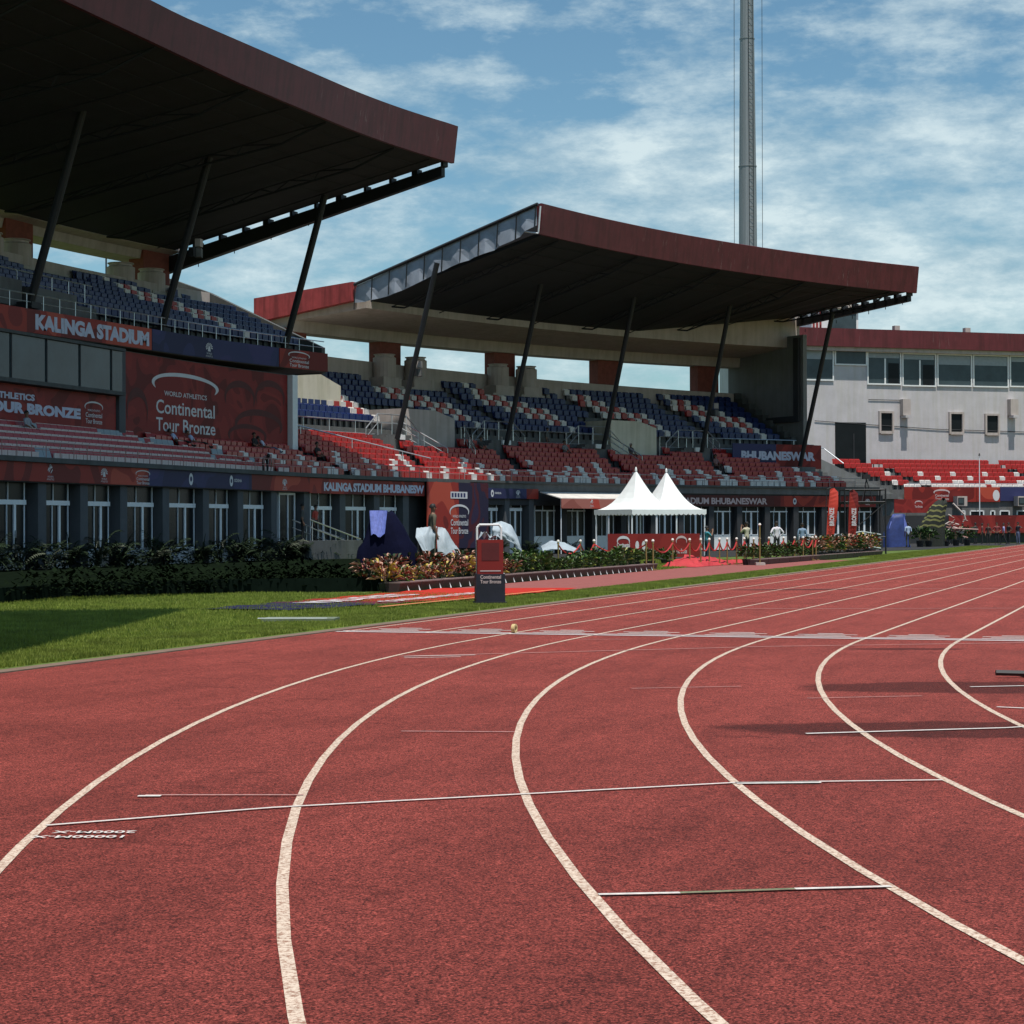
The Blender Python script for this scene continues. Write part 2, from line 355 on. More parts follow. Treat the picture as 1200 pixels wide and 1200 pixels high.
# lettering: built-in font, turned to mesh, laid on any surface by a mapping function
def text_geo(body, bold=.0, shear=0.0, spacing=1.0):
    cu = bpy.data.curves.new('lettering', 'FONT'); cu.body = body; cu.size = 1; cu.offset = bold; cu.shear = shear; cu.space_character = spacing
    cu.resolution_u = 3
    o = bpy.data.objects.new('lettering', cu); COL.objects.link(o)
    dg = bpy.context.evaluated_depsgraph_get(); me = bpy.data.meshes.new_from_object(o.evaluated_get(dg))
    vs = [v.co.copy() for v in me.vertices]; fs = [tuple(p.vertices) for p in me.polygons]
    bpy.data.objects.remove(o); bpy.data.curves.remove(cu); bpy.data.meshes.remove(me)
    x0 = min(v.x for v in vs); x1 = max(v.x for v in vs); y0 = min(v.y for v in vs); y1 = max(v.y for v in vs)
    return [((v.x-x0)/(x1-x0), (v.y-y0)/(y1-y0)) for v in vs], fs
def put_text(mb, body, fn, m, **k):
    vs, fs = text_geo(body, **k); mb.add([fn(a, b) for a, b in vs], fs, m)
def on_stand(s0, s1, z0, z1, n): return lambda a, b: P3(s0+(s1-s0)*a, n, z0+(z1-z0)*b)
def arc_logo(mb, fn, m, th=.10):
    """the open tapering hoop that sits above the tour lettering"""
    K = 26; vs = []
    for i in range(K+1):
        t = rad(-28+236*i/K); w = th*max(0.0, math.sin(math.pi*i/K))**.6+.004
        vs.append(fn(.5+.5*math.cos(t), .35+.55*math.sin(t))); vs.append(fn(.5+(.5-.45*w)*math.cos(t), .35+(.55-w)*math.sin(t)))
    mb.add(vs, [(2*i, 2*i+1, 2*i+3, 2*i+2) for i in range(K)], m)
def disc(mb, fn, m, n=16, r=1):
    vs = [fn(.5+.5*r*math.cos(2*math.pi*i/n), .5+.5*r*math.sin(2*math.pi*i/n)) for i in range(n)]; mb.add(vs, [tuple(range(n))], m)
def tour_logo(mb, s0, s1, z0, z1, n, m, off=-.006):
    f = lambda sa, sb, za, zb: on_stand(s0+(s1-s0)*sa, s0+(s1-s0)*sb, z0+(z1-z0)*za, z0+(z1-z0)*zb, n+off)
    arc_logo(mb, f(0, 1, .62, 1.08), m, .16)
    put_text(mb, 'WORLD ATHLETICS', f(.16, .84, .57, .66), m, bold=.01)
    put_text(mb, 'Continental', f(.06, .95, .29, .51), m, bold=.01)
    put_text(mb, 'Tour Bronze', f(.06, .95, 0, .22), m, bold=.01)
def emblem(mb, s0, z0, h, n, m, kind=0):
    w = h*.9; f = on_stand(s0-w/2, s0+w/2, z0+h*.35, z0+h, n-.006)
    if kind == 0:      # fan-shaped crest over two words
        K = 9
        for i in range(K):
            a = rad(-15+210*i/(K-1)); b_ = rad(-15+210*(i+.6)/(K-1))
            mb.add([f(.5+.22*math.cos(a), .45+.22*math.sin(a)), f(.5+.5*math.cos(a), .45+.5*math.sin(a)), f(.5+.5*math.cos(b_), .45+.5*math.sin(b_)), f(.5+.22*math.cos(b_), .45+.22*math.sin(b_))], [(0, 1, 2, 3)], m)
        mb.add([f(.3, .05), f(.7, .05), f(.62, .6), f(.38, .6)], [(0, 1, 2, 3)], m)
        put_text(mb, 'WORLD', on_stand(s0-w*.4, s0+w*.4, z0+h*.18, z0+h*.30, n-.006), m); put_text(mb, 'ATHLETICS', on_stand(s0-w*.5, s0+w*.5, z0, z0+h*.12, n-.006), m)
    elif kind == 1:    # oval seal
        g = on_stand(s0-w*.4, s0+w*.4, z0, z0+h, n-.006); disc(mb, g, m, 18)
        g2 = on_stand(s0-w*.22, s0+w*.22, z0+h*.3, z0+h*.75, n-.010); disc(mb, g2, MATS['navy_printed_vinyl'], 8)
    elif kind == 2:    # seal and word
        g = on_stand(s0-w*.4, s0+w*.35, z0, z0+h, n-.006); disc(mb, g, m, 18); g2 = on_stand(s0-w*.2, s0+w*.15, z0+h*.3, z0+h*.7, n-.010); disc(mb, g2, MATS['navy_printed_vinyl'], 8)
        put_text(mb, 'ODISHA', on_stand(s0+w*.6, s0+w*2.3, z0+h*.42, z0+h*.70, n-.006), m, bold=.02)
    else:              # running figure over two words
        for (a, b, c, d) in ((.35, .9, .65, .9), (.2, .62, .75, .78), (.3, .3, .5, .62), (.55, .2, .8, .55), (.15, .45, .35, .6)):
            mb.add([f(a, b-.08), f(c, d-.08), f(c, d+.08), f(a, b+.08)], [(0, 1, 2, 3)], m)
        disc(mb, on_stand(s0-.1*h, s0+.1*h, z0+h*.85, z0+h*1.05, n-.006), m, 8)
        put_text(mb, 'ASIAN', on_stand(s0-w*.4, s0+w*.4, z0+h*.18, z0+h*.30, n-.006), m); put_text(mb, 'ATHLETICS', on_stand(s0-w*.5, s0+w*.5, z0, z0+h*.12, n-.006), m)

# ================================================================== SETTING
g = MB(); g.add([(-2500, -2500, -.03), (2500, -2500, -.03), (2500, 2500, -.03), (-2500, 2500, -.03)], [(0, 1, 2, 3)], groundm)
ground = struct('ground', g)
# running track: bend with the sprint run-out, straight
R8 = 36.5+1.22*8; YT = 36.5+1.22*10+.16
tk = MB(); inner = []; outer = []
K = 60
for i in range(K+1):
    a = math.pi*i/K; inner.append((-36.5*math.sin(a)+0, 36.5*math.cos(a)))
xs = [150, 100, 50, 0]
tv = [(150, 36.5), (150, YT), (0, YT), (-40, YT)] 
# bend sector fan between inner kerb and an outer border
for i in range(K):
    a0 = math.pi*i/K; a1 = math.pi*(i+1)/K
    def ob(a):
        r = 47.6; x, y = -r*math.sin(a), r*math.cos(a)
        if a < 1.2:
            yy = YT; x = -yy*math.tan(a) if a < .76 else x; y = yy if a < .76 else y
            if a < .76 and math.hypot(x, y) < 0: pass
        return (x, y)
    p = [(-36.5*math.sin(a0), 36.5*math.cos(a0)), (-36.5*math.sin(a1), 36.5*math.cos(a1)), ob(a1), ob(a0)]
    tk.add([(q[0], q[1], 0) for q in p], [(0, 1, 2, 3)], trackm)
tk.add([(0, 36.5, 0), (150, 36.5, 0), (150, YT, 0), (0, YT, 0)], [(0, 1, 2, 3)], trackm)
track = struct('running_track', tk)
def line(mb, name='lane_line'): return part(name, mb, track)
ZL = .004
for k in range(1, 9):                      # bend lanes that run on into the straight
    r = 36.5+1.22*k; pts = [(-r*math.sin(a), r*math.cos(a)) for a in np.linspace(math.pi*.95, 0, 120)]+[(x, r) for x in np.linspace(1, 150, 40)]
    b = MB(); b.strip(pts, .05, ZL, linem); line(b)
for k in (9, 10):                          # two outer sprint lanes, starting at the finish
    r = 36.5+1.22*k; b = MB(); b.strip([(x, r) for x in np.linspace(0, 150, 40)], .05, ZL, linem); line(b)
b = MB(); b.strip([(-36.5*math.sin(a), 36.5*math.cos(a)) for a in np.linspace(math.pi*.95, 0, 120)]+[(x, 36.5) for x in np.linspace(1, 150, 40)], .05, ZL, linem); line(b)
b = MB(); b.strip([(0, 36.5), (0, 48.8)], .09, ZL*2, whitep); b.strip([(.26, 36.5), (.26, 48.8)], .06, ZL*2, whitep); line(b, 'finish_line')
b = MB()
for k in range(0, 10):                     # lane blocks behind the finish
    y = 36.5+1.22*(k+.5)
    for (x, w, h) in ((.45, .75, .06), (.64, .55, .06), (.84, .80, .07), (1.1, .35, .08)): b.add([(x-h/2, y-w/2, ZL*2), (x+h/2, y-w/2, ZL*2), (x+h/2, y+w/2, ZL*2), (x-h/2, y+w/2, ZL*2)], [(0, 1, 2, 3)], line2)
line(b, 'lane_mark')
def seg(pts, w, m, name='start_mark', z=ZL*2):
    b = MB(); b.strip(pts, w, z, m); line(b, name)
seg([(-17.5, 42.8), (-16.6, 42.0), (-15.75, 40.95), (-14.9, 39.9), (-14.45, 38.8)], .035, line2, 'start_line')
seg([(-14.93, 39.9), (-14.75, 39.45)], .075, line2)
seg([(-18.49, 39.70), (-18.36, 39.40)], .035, line2); seg([(-18.36, 39.40), (-18.14, 38.98)], .035, line3); seg([(-18.14, 38.98), (-17.97, 38.62)], .035, line2)
seg([(-12.74, 42.8), (-12.56, 42.0)], .03, linef); seg([(-16.35, 42.88), (-16.1, 42.05)], .028, linef); seg([(-16.4, 42.9), (-16.36, 42.78)], .05, line2)
seg([(-4.9, 45.9), (-2.0, 42.25), (-.4, 39.3), (0, 37)], .045, linef, 'start_line')
seg([(-4.9, 45.85), (-4.45, 45.15)], .05, line2); seg([(-5.15, 45.75), (-4.8, 45.2)], .04, line2)
seg([(9.0, 45.2), (9.6, 42.6), (10.4, 40.1), (11.0, 37.2)], .06, linef, 'start_line'); seg([(20.0, 47.4), (21.8, 40.9), (22.3, 37)], .07, linef, 'start_line')
seg([(-9.6, 38.9), (-9.8, 38.1)], .05, line2); seg([(-11.3, 38.7), (-12.1, 40.0)], .05, line2); seg([(-10.6, 38.0), (-11.3, 38.7)], .04, line2)
seg([(-7.1, 38.4), (-7.6, 39.3)], .05, line2)
seg([(-8.6, 42.2), (-8.1, 41.3)], .03, linef); seg([(-9.2, 40.5), (-8.7, 39.6)], .03, linef); seg([(-1.1, 44.9), (-.9, 44.3)], .03, linef)
tm = MB()
ex = (Vector((-17.84, 42.16, 0))-Vector((-17.98, 42.60, 0))); ex = ex/ex.length    # reading the other way round
ey = Vector((-ex.y, ex.x, 0))
def on_track(o, w, h): return lambda a, b_: Vector(o)+ex*(w*(1-a))+ey*(-h*b_)*1.0
oA = Vector((-17.72, 42.64, ZL*2)); oB = Vector((-17.88, 42.66, ZL*2))
put_text(tm, '2000M-X', lambda a, b_: oA+ex*(.40*(1-a))+ey*(.075*(1-b_)), line2, bold=.02)
put_text(tm, '10000M-X', lambda a, b_: oB+ex*(.44*(1-a))+ey*(.075*(1-b_)), line2, bold=.02)
line(tm, 'start_lettering')
# kerb, path, far apron
b = MB(); b.box((45, YT+.14, -.006), (250, .22, .03), mat('kerb_concrete', (.17, .115, .085), .9, .2, 3, .3, 40)); struct('kerb', b)
b = MB(); b.add([(12.0, 50.9, -.012), (62, 50.75, -.012), (62, 54.6, -.012), (12.0, 54.3, -.012)], [(0, 1, 2, 3)], mat('red_path_surface', (.25, .075, .065), .9, .15, 3, .3, 60)); struct('path', b)
b = MB(); b.add([(64, 60, -.014), (150, 44, -.014), (150, 110, -.014), (64, 110, -.014)], [(0, 1, 2, 3)], mat('asphalt_apron', (.022, .022, .022), .9, .15, 2)); struct('apron_pavement', b)

# grass blades over the lawn in view
def blades(n, x0, x1, y0, y1, hmin, hmax, seed, wb):
    rg = np.random.RandomState(seed); x = rg.uniform(x0, x1, n)
    y = y0+(y1-y0)*rg.uniform(0, 1, n); h = rg.uniform(hmin, hmax, n); a = rg.uniform(0, 2*np.pi, n); w = rg.uniform(.6, 1.3, n)*wb
    lx = rg.normal(0, .3, n)*h; ly = rg.normal(0, .3, n)*h; z0 = -.03*np.ones(n)
    V = np.stack([np.stack([x-np.cos(a)*w, y-np.sin(a)*w, z0], 1), np.stack([x+np.cos(a)*w, y+np.sin(a)*w, z0], 1), np.stack([x+lx, y+ly, h-.03], 1)], 1).reshape(-1, 3)
    return V
V = np.concatenate([blades(150000, -9, 30, 49.5, 50.9, .03, .07, 1, .010), blades(170000, -9, 16, 50.9, 62, .03, .075, 2, .011),
                    blades(60000, 30, 70, 49.5, 50.8, .04, .07, 3, .015), blades(40000, 70, 125, 49.5, 52.0, .04, .08, 4, .02), blades(30000, 40, 62, 54.5, 60, .04, .1, 5, .02)])
me = bpy.data.meshes.new('grass'); nv = len(V); me.vertices.add(nv); me.vertices.foreach_set('co', V.astype('f').ravel())
me.loops.add(nv); me.loops.foreach_set('vertex_index', np.arange(nv, dtype='i')); me.polygons.add(nv//3)
me.polygons.foreach_set('loop_start', np.arange(0, nv, 3, dtype='i')); me.polygons.foreach_set('loop_total', np.full(nv//3, 3, dtype='i'))
me.materials.append(grassm); me.update(calc_edges=True)
gr = link('grass', me); gr['kind'] = 'stuff'

# ================================================================== MAIN GRANDSTAND (left)
def zA(s): return .35*max(0, min(1, (s+14)/28))
AS0, AE = -33.5, 13.8
A = thing('main_grandstand', 'large dark grandstand on the left with glass box and red printed wall', 'grandstand', P3(-5, 0, 0))
def rows(mb, s0, s1, n0, pitch, z0, rise, count, m, zb):
    pr = [(n0, zb)]; n = n0; z = z0
    pr.append((n0, z0))
    for i in range(count):
        pr.append((n0+pitch*(i+1), z0+rise*i))
        if i < count-1: pr.append((n0+pitch*(i+1), z0+rise*(i+1)))
    pr.append((n0+pitch*count, zb)); mb.sweep(pr, s0, s1, m, 2.0)
b = MB(); rows(b, AS0, 11.2, .35, .78, 3.6, .30, 5, conc, 3.45); part('lower_terrace', b, A)
b = MB(); b.sbox(AS0, 20.5, -.35, .35, 3.84, 4.02, conc_d); b.sbox(AS0, 20.5, -.15, .35, 3.12, 3.84, dkslate); part('ledge', b, A)
b = MB(); b.sbox(AS0, 20.5, .42, 1.0, 0, 3.45, dkslate); part('ground_wall', b, A)
b = MB(); b.sbox(AS0, -4.3, 4.5, 14, 3.5, 9.15, conc_d); b.sbox(-4.3, 11.0, 4.45, 14, 3.5, 9.15, conc_d); b.sbox(-4.3, -3.75, 4.2, 4.45, 5.2, 9.12, pillar_m); b.sbox(10.9, 11.35, 4.1, 14, 5.2, 9.12, whitep); part('rear_block', b, A)
b = MB(); b.sweep(lambda s: [(4.1, 9.1+zA(s)), (4.1, 10.05+zA(s)), (4.6, 10.05+zA(s)), (4.6, 9.75+zA(s)), (14, 10.2+zA(s)), (14, 9.1+zA(s))], AS0, 13.9, conc_d); part('upper_deck', b, A)
def upperA(s): 
    z = zA(s)*.8; pr = [(5.0, 9.9+z), (5.0, 10.2+z)]
    for i in range(8):
        pr.append((5.0+.78*(i+1), 10.2+.36*i+z))
        if i < 7: pr.append((5.0+.78*(i+1), 10.2+.36*(i+1)+z))
    return pr+[(11.24, 9.9+z)]
b = MB(); b.sweep(upperA, AS0, 13.8, conc); part('upper_terrace', b, A)
b = MB(); b.sbox(AS0, 13.8, 11.4, 11.7, 12.2, 13.95, beige); part('parapet', b, A)
b = MB(); b.sweep(lambda s: [(4.4, 10.1), (4.4, 10.75), (11.6, 14.0), (14.2, 14.9), (14.2, 9.4), (4.4, 9.4)], 13.9, 14.2, conc_d, 5); part('side_wall', b, A)
b = MB(); pb0 = [(-20, 60.7), (5, 61.0), (8.6, 61.0), (12.0, 61.0), (15.8, 59.0), (18.2, 56.9), (40, 57.6), (60, 60), (60, 76), (-20, 76.5)]; b.add([(x_, y_, .05) for x_, y_ in pb0]+[(x_, y_, -.05) for x_, y_ in pb0], [tuple(range(10))]+[(i, (i+1) % 10, 10+(i+1) % 10, 10+i) for i in range(10)], mat('ground_cover_with_shade', (.006, .010, .006), 1, .3, 2, spec=0)); struct('shade_painted_bed', b)  # near-black bed colour holds the shade in front of the stand
# ground-floor bays
def window(root, s0, w, z0, z1, ztr, thick, sill_panel, lab=None):
    fr = MB(); nf = .30; t = .05
    for a, c in ((s0, s0+t), (s0+w-t, s0+w)): fr.sbox(a, c, nf, nf+.08, z0, z1, alum, 9)
    fr.sbox(s0-.03, s0+w+.03, nf-.04, nf+.10, ztr, ztr+thick, alum, 9); fr.sbox(s0, s0+w, nf, nf+.08, z0-.05, z0, alum, 9)
    if sill_panel: fr.sbox(s0-.03, s0+w+.03, nf+.02, nf+.10, .05, z0-.05, whitep, 9)
    W_ = part('window', fr, root)
    pn = MB(); pn.sbox(s0+t, s0+w-t, nf+.035, nf+.05, z0, z1, glassd, 9); part('pane', pn, W_, world=True)
    mu = MB(); mu.sbox(s0+w*.36, s0+w*.36+.035, nf-.01, nf+.03, z0, ztr, alum, 9); part('mullion', mu, W_)
    mu = MB(); mu.sbox(s0+w*.60, s0+w*.60+.14, nf-.02, nf+.03, z0, ztr, alum, 9); part('mullion', mu, W_)
    mu = MB(); mu.sbox(s0+w*.40, s0+w*.40+.03, nf-.01, nf+.03, ztr+thick, z1, alum, 9); part('mullion', mu, W_)
    return W_
winA = [(-29.2, 1.8), (-26.0, 1.8), (-22.9, 1.8), (-19.8, 1.85), (-16.8, 1.8), (-13.8, 1.75), (-10.85, 2.25), (-7.3, 2.3), (-3.75, 1.8), (-.6, 2.1), (6.2, 2.0), (9.55, 1.9), (12.6, 1.8)]
for s0, w in winA: window(A, s0, w, .72, 3.12, 2.34, .17, True)
pil = [-24.4, -21.3, -18.25-.3, -15.4, -12.2, -9.4+.9, -5.2+.3, -2.1, 1.3+.2, 5.2, 8.5, 11.7, 14.8]
for i, s0 in enumerate([-24.6, -21.5, -17.6, -14.7, -11.75, -8.35, -4.85, -1.6, 1.75, 5.0, 8.5, 11.8, 14.6]):
    b = MB(); b.sbox(s0, s0+.55, -.02, .42, 0, 3.12, pillar_m, 9); part('pillar', b, A)
b = MB(); b.sbox(3.1, 4.6, .3, .4, .9, 3.0, glassd, 9); b.sbox(3.05, 3.13, .25, .4, .9, 3.05, alum, 9); b.sbox(3.9, 3.98, .25, .4, .9, 3.05, alum, 9); b.sbox(4.56, 4.64, .25, .4, .9, 3.05, alum, 9); b.sbox(3.05, 4.64, .25, .4, 3.0, 3.1, alum, 9); part('door', b, A)
b = MB()
for i in range(6): b.sbox(3.0+i*.9, 8.4, -1.3, .3, i*.0, .9-.15*i, conc_d, 9)
part('stair', b, A)
b = MB()
for n_ in (-1.25, -.35):
    b.tube(P3(3.2, n_, 1.85), P3(8.3, n_, .95), .03, steelr); b.tube(P3(3.2, n_, 1.5), P3(8.3, n_, .6), .02, steelr)
    for q in range(5): s_ = 3.4+q*1.2; zt = 1.85-.9*(s_-3.2)/5.1; b.tube(P3(s_, n_, zt-1.0), P3(s_, n_, zt), .02, steelr)
part('handrail', b, A)
# glass box and printed boards
b = MB(); b.sbox(AS0, -4.35, 3.85, 4.5, 7.12, 7.28, conc_d); b.sbox(AS0, -4.35, 3.85, 4.5, 9.0, 9.12, conc_d); gb = part('glass_box', b, A)
s_ = AS0
q = 0
while s_ < -4.5:
    e_ = min(s_+2.55, -4.4); b = MB(); b.sbox(s_+.03, e_-.03, 3.98, 4.02, 7.28, 9.0, glassg, 9); part('pane', b, gb); s_ = e_
b = MB()
for s_ in np.arange(AS0+.1, -4.5, 2.55): b.sbox(s_-.03, s_+.03, 3.95, 4.03, 7.28, 9.0, dkslate, 9)
part('mullion', b, gb)
b = MB(); b.box(P3(-11.9, 6, 8.95), (.6, .6, .05), mat('ceiling_lamp', (.8, .8, .7), .5)); 
# railings
def rail(root, s0, s1, n, z, h, step, m, r=.028, zf=None, mid=1, name='railing'):
    b = MB(); zf = zf or (lambda s: 0); pts = [P3(s, n, z+h+zf(s)) for s in np.linspace(s0, s1, max(2, int(abs(s1-s0)/1.2)+1))]; b.path(pts, r, m)
    for k in range(mid):
        pts = [P3(s, n, z+h*(k+1)/(mid+1)+zf(s)) for s in np.linspace(s0, s1, max(2, int(abs(s1-s0)/1.2)+1))]; b.path(pts, r*.7, m)
    for s in np.arange(s0, s1+.01, step): b.tube(P3(s, n, z+zf(s)), P3(s, n, z+h+zf(s)), r*.85, m)
    return part(name, b, root)
rail(A, AS0, 13.8, 4.2, 10.05, .62, 1.22, steelr, zf=zA)
b = MB(); 
rail(A, -16, -5.0, 5.1, 10.9, .85, 1.3, steelr)
rail(A, AS0, 20, -.2, 4.02, .55, .95, mat('rusty_rail', (.36, .20, .18), .5, .2, 3), r=.02)
b = MB(); b.sbox(-17, -10.6, 5.0, 7.2, 10.3, 11.35, conc); b.sbox(-9.8, -6.4, 5.0, 7.2, 10.3, 11.2, conc); b.sbox(-6.4, -4.8, 5.0, 7.2, 10.2, 10.8, conc); part('stair_house', b, A)
# columns, turrets, roof slab of a covered stand
def column(root, s0, w, n0, n1, z0, z1): b = MB(); b.sbox(s0, s0+w, n0, n1, z0, z1, brick, 9); part('column', b, root)
def turret(root, sc, n, z0, ztop):
    b = MB(); c = P3(sc, n, 0); a = ANG(sc)
    for (w, zz0, zz1) in ((2.1, z0-.55, z0), (1.6, z0, z0+.5)):
        b.box((c.x, c.y, (zz0+zz1)/2), (w, 1.3, zz1-zz0), beige, a)
    b.lathe((c.x, c.y, z0+.5), [(.70, 0), (.70, ztop-z0-.72), (.58, ztop-z0-.66), (.58, ztop-z0-.56), (.66, ztop-z0-.54), (.66, ztop-z0-.5)], beige, 18)
    part('turret', b, root, smooth=False)
for sc in (-29, -19, -9.4, 1.1-.4, 11.9): pass
for s0 in (-29.4, -19.4, -9.5, .45, 10.45):
    column(A, s0, 1.95, 12.8, 13.7, 11, 15.95)
    for ds_ in (-2.65, -.35): turret(A, s0+ds_, 12.0, 13.05, 14.75)
def canopy(root, s0, s1, zfb, zft, nb, zq, slab, slab_top, bt=.95):
    zk = zq if callable(zq) else (lambda s: zq)
    """zfb/zft: fascia bottom/top at the front as functions of s; nb, zbu: where the sheet meets the slab"""
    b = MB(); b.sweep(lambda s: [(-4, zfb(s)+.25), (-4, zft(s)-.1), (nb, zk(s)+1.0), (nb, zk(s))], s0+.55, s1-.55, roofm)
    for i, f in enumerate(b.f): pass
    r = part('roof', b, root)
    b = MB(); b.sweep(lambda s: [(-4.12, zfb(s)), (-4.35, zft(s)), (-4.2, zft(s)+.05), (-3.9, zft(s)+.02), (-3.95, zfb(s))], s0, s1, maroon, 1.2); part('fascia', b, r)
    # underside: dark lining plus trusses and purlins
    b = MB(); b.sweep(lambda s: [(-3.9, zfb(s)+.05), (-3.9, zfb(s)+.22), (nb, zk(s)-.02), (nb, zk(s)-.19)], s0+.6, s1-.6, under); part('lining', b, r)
    b = MB(); n_ = max(2, int((s1-s0)/4.2))
    for i in range(n_+1):
        s = s0+2.2+(s1-s0-4.4)*i/n_; a = P3(s, -3.9, zfb(s)-.05); zbu = zk(s); c = P3(s, nb-.3, zbu-.3)
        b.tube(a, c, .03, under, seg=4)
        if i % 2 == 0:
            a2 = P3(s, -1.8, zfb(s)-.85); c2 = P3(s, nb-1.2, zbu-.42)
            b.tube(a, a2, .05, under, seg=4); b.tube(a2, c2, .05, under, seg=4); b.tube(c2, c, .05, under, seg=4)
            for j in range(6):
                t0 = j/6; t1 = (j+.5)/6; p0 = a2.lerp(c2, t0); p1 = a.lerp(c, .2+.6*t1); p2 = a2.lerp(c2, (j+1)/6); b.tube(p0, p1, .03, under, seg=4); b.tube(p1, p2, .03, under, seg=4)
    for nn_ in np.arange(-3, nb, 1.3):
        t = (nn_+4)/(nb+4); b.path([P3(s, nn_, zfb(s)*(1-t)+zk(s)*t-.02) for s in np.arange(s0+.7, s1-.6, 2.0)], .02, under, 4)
    part('truss', b, r)
    b = MB(); b.sweep(slab, s0+.2, s1-.1, beige, 1.6); part('slab', b, r)
    for e in (s1,):                       # end beams hung clear of the sheet, with a row of cleats
        sg = 1 if e == s1 else -1
        zbu = zk(e); zl = lambda n: (zfb(e)+.05)+((zk(e)-.19)-(zfb(e)+.05))*(n+3.9)/(nb+3.9)
        b = MB(); lo = []; hi = []
        for (ss, nn_, dz) in ((e, -3.6, min(.62, bt-.1)), (e-.35*sg, -3.6, min(.62, bt-.1)), (e-.35*sg, nb+1, bt), (e, nb+1, bt)): lo.append(P3(ss, nn_, zl(nn_)-dz)); hi.append(P3(ss, nn_, zl(nn_)-.12))
        b.hexa(lo, hi, steeld); part('end_beam', b, r)
        k = 11
        for i in range(k):
            b = MB()
            t0 = i/k; t1 = (i+.10+.12*(i % 3 == 1))/k
            c4 = [(-3.8+(nb+3.8)*t, dd) for (dd, t) in ((0, t0), (0, t1), (.5, t1), (.5, t0))]
            b.hexa([P3(e-.05*sg-dd*sg, nn_, zl(nn_)-.2) for nn_, dd in c4], [P3(e-.05*sg-dd*sg, nn_, zl(nn_)+.06) for nn_, dd in c4], steeld)
            part('cleat', b, r)
    b = MB()
    zbu = zk(s1)
    for i in range(7):
        t = (i+.5)/7; p = P3(s1-.1, -3.7+(nb+3.7)*t, 0); p.z = (zfb(s1)-.33)*(1-t)+(zbu-1.1)*t; b.tube(p, p-Vector((0, 0, .22)), .025, steeld, seg=4)
    part('hanger', b, r)
    return r
fA = lambda s: 18.72+.55*max(0, min(1, (s+10)/23)); tA = lambda s: 20.05+1.0*max(0, min(1, (s+15)/27))
slabA = [(12.2, 16.9), (12.2, 16.0), (12.9, 15.85), (13.0, 15.42), (14.6, 15.42), (14.6, 17.5), (12.2, 17.5)]
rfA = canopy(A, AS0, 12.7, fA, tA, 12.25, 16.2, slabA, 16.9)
for s in (-31, -21.4, -10.9, -.1, 10.7):
    b = MB(); b.tube(P3(s, 4.5, 10.2), P3(s-.1, 2.0, 17.9), .17, steeld, seg=10); b.box(P3(s, 4.5, 10.3), (.7, .7, .25), steeld, ANG(s)); part('strut', b, A)

# ================================================================== CURVED GRANDSTAND (middle)
B = thing('curved_grandstand', 'long curved grandstand with blue upper seats and red roof edge beyond the gap', 'grandstand', P3(36, 0, 0))
BS0, BE = 20.5, 56.2
b = MB(); b.sbox(BS0, 57.5, -.25, .35, 3.90, 4.02, conc_d); b.sbox(BS0, 57.5, -.12, .35, 3.50, 3.90, conc); b.sbox(BS0, 57.5, .0, .35, 2.70, 3.50, dkslate); part('ledge', b, B)
b = MB(); b.sbox(BS0, 57.5, .42, 1.0, 0, 3.6, dkslate); b.sbox(57.2, 57.5, .42, 8, 0, 3.6, conc_d); part('ground_wall', b, B)
b = MB(); rows(b, 11.35, 56.2, .35, .72, 3.6, .31, 8, conc, 3.45); part('lower_terrace', b, B)
b = MB(); b.sbox(11.35, 56.2, 6.11, 6.75, 3.5, 5.95, conc); b.sbox(11.35, 56.2, 6.75, 14, 3.5, 6.9, conc); part('walkway', b, B)
b = MB(); rows(b, 14.3, 56.0, 6.8, .76, 6.95, .405, 8, conc, 6.5); part('upper_terrace', b, B)
b = MB(); b.sweep(lambda s: [(12.9, 9.0), (12.9, 11.5-.02*(s-25)), (13.2, 11.5-.02*(s-25)), (13.2, 9.0)], 14.3, 56.0, beige); b.sbox(14.3, 56, 13.2, 14.2, 3.5, 9.6, beige); part('parapet', b, B)
for s0 in (21.5, 28.7, 37.5, 45.5, 53.2):
    column(B, s0, 1.6, 13.2, 14.1, 9, 12.95)
for sc in (28.3, 30.7, 37.1, 39.3): turret(B, sc, 12.4, 10.0, 11.9)
def vom(s0, s1, n0, n1, z0, z1, m, slope=.5):
    b = MB(); b.sweep([(n0, z0), (n0, z1), (n1, z1), (n1, z0)], s0, s0+(s1-s0)*.62, m, 9)
    f = lambda s, n, z: P3(s, n, z); sm = s0+(s1-s0)*.62
    b.hexa([f(sm, n0, z0), f(s1, n0, z0), f(s1, n1, z0), f(sm, n1, z0)], [f(sm, n0, z1), f(s1, n0, z1-slope), f(s1, n1, z1-slope), f(sm, n1, z1)], m)
    return part('vomitory', b, B)
vom(23.0, 27.3, 6.0, 8.6, 5.6, 8.15, beige, .4); vom(40.4, 44.2, 6.0, 8.6, 5.6, 8.2, cream, .4); vom(16.2, 21.2, 8.9, 11.5, 8.3, 10.05, cream, .65); vom(31.9, 32.0, 6.6, 8, 5.6, 6.9, beige)
for a, c in ((12.5, 22.6), (28, 39.8), (44.6, 55.8)):
    rail(B, a, c, 6.15, 5.95, 1.35, 2.2, steelr, r=.035)
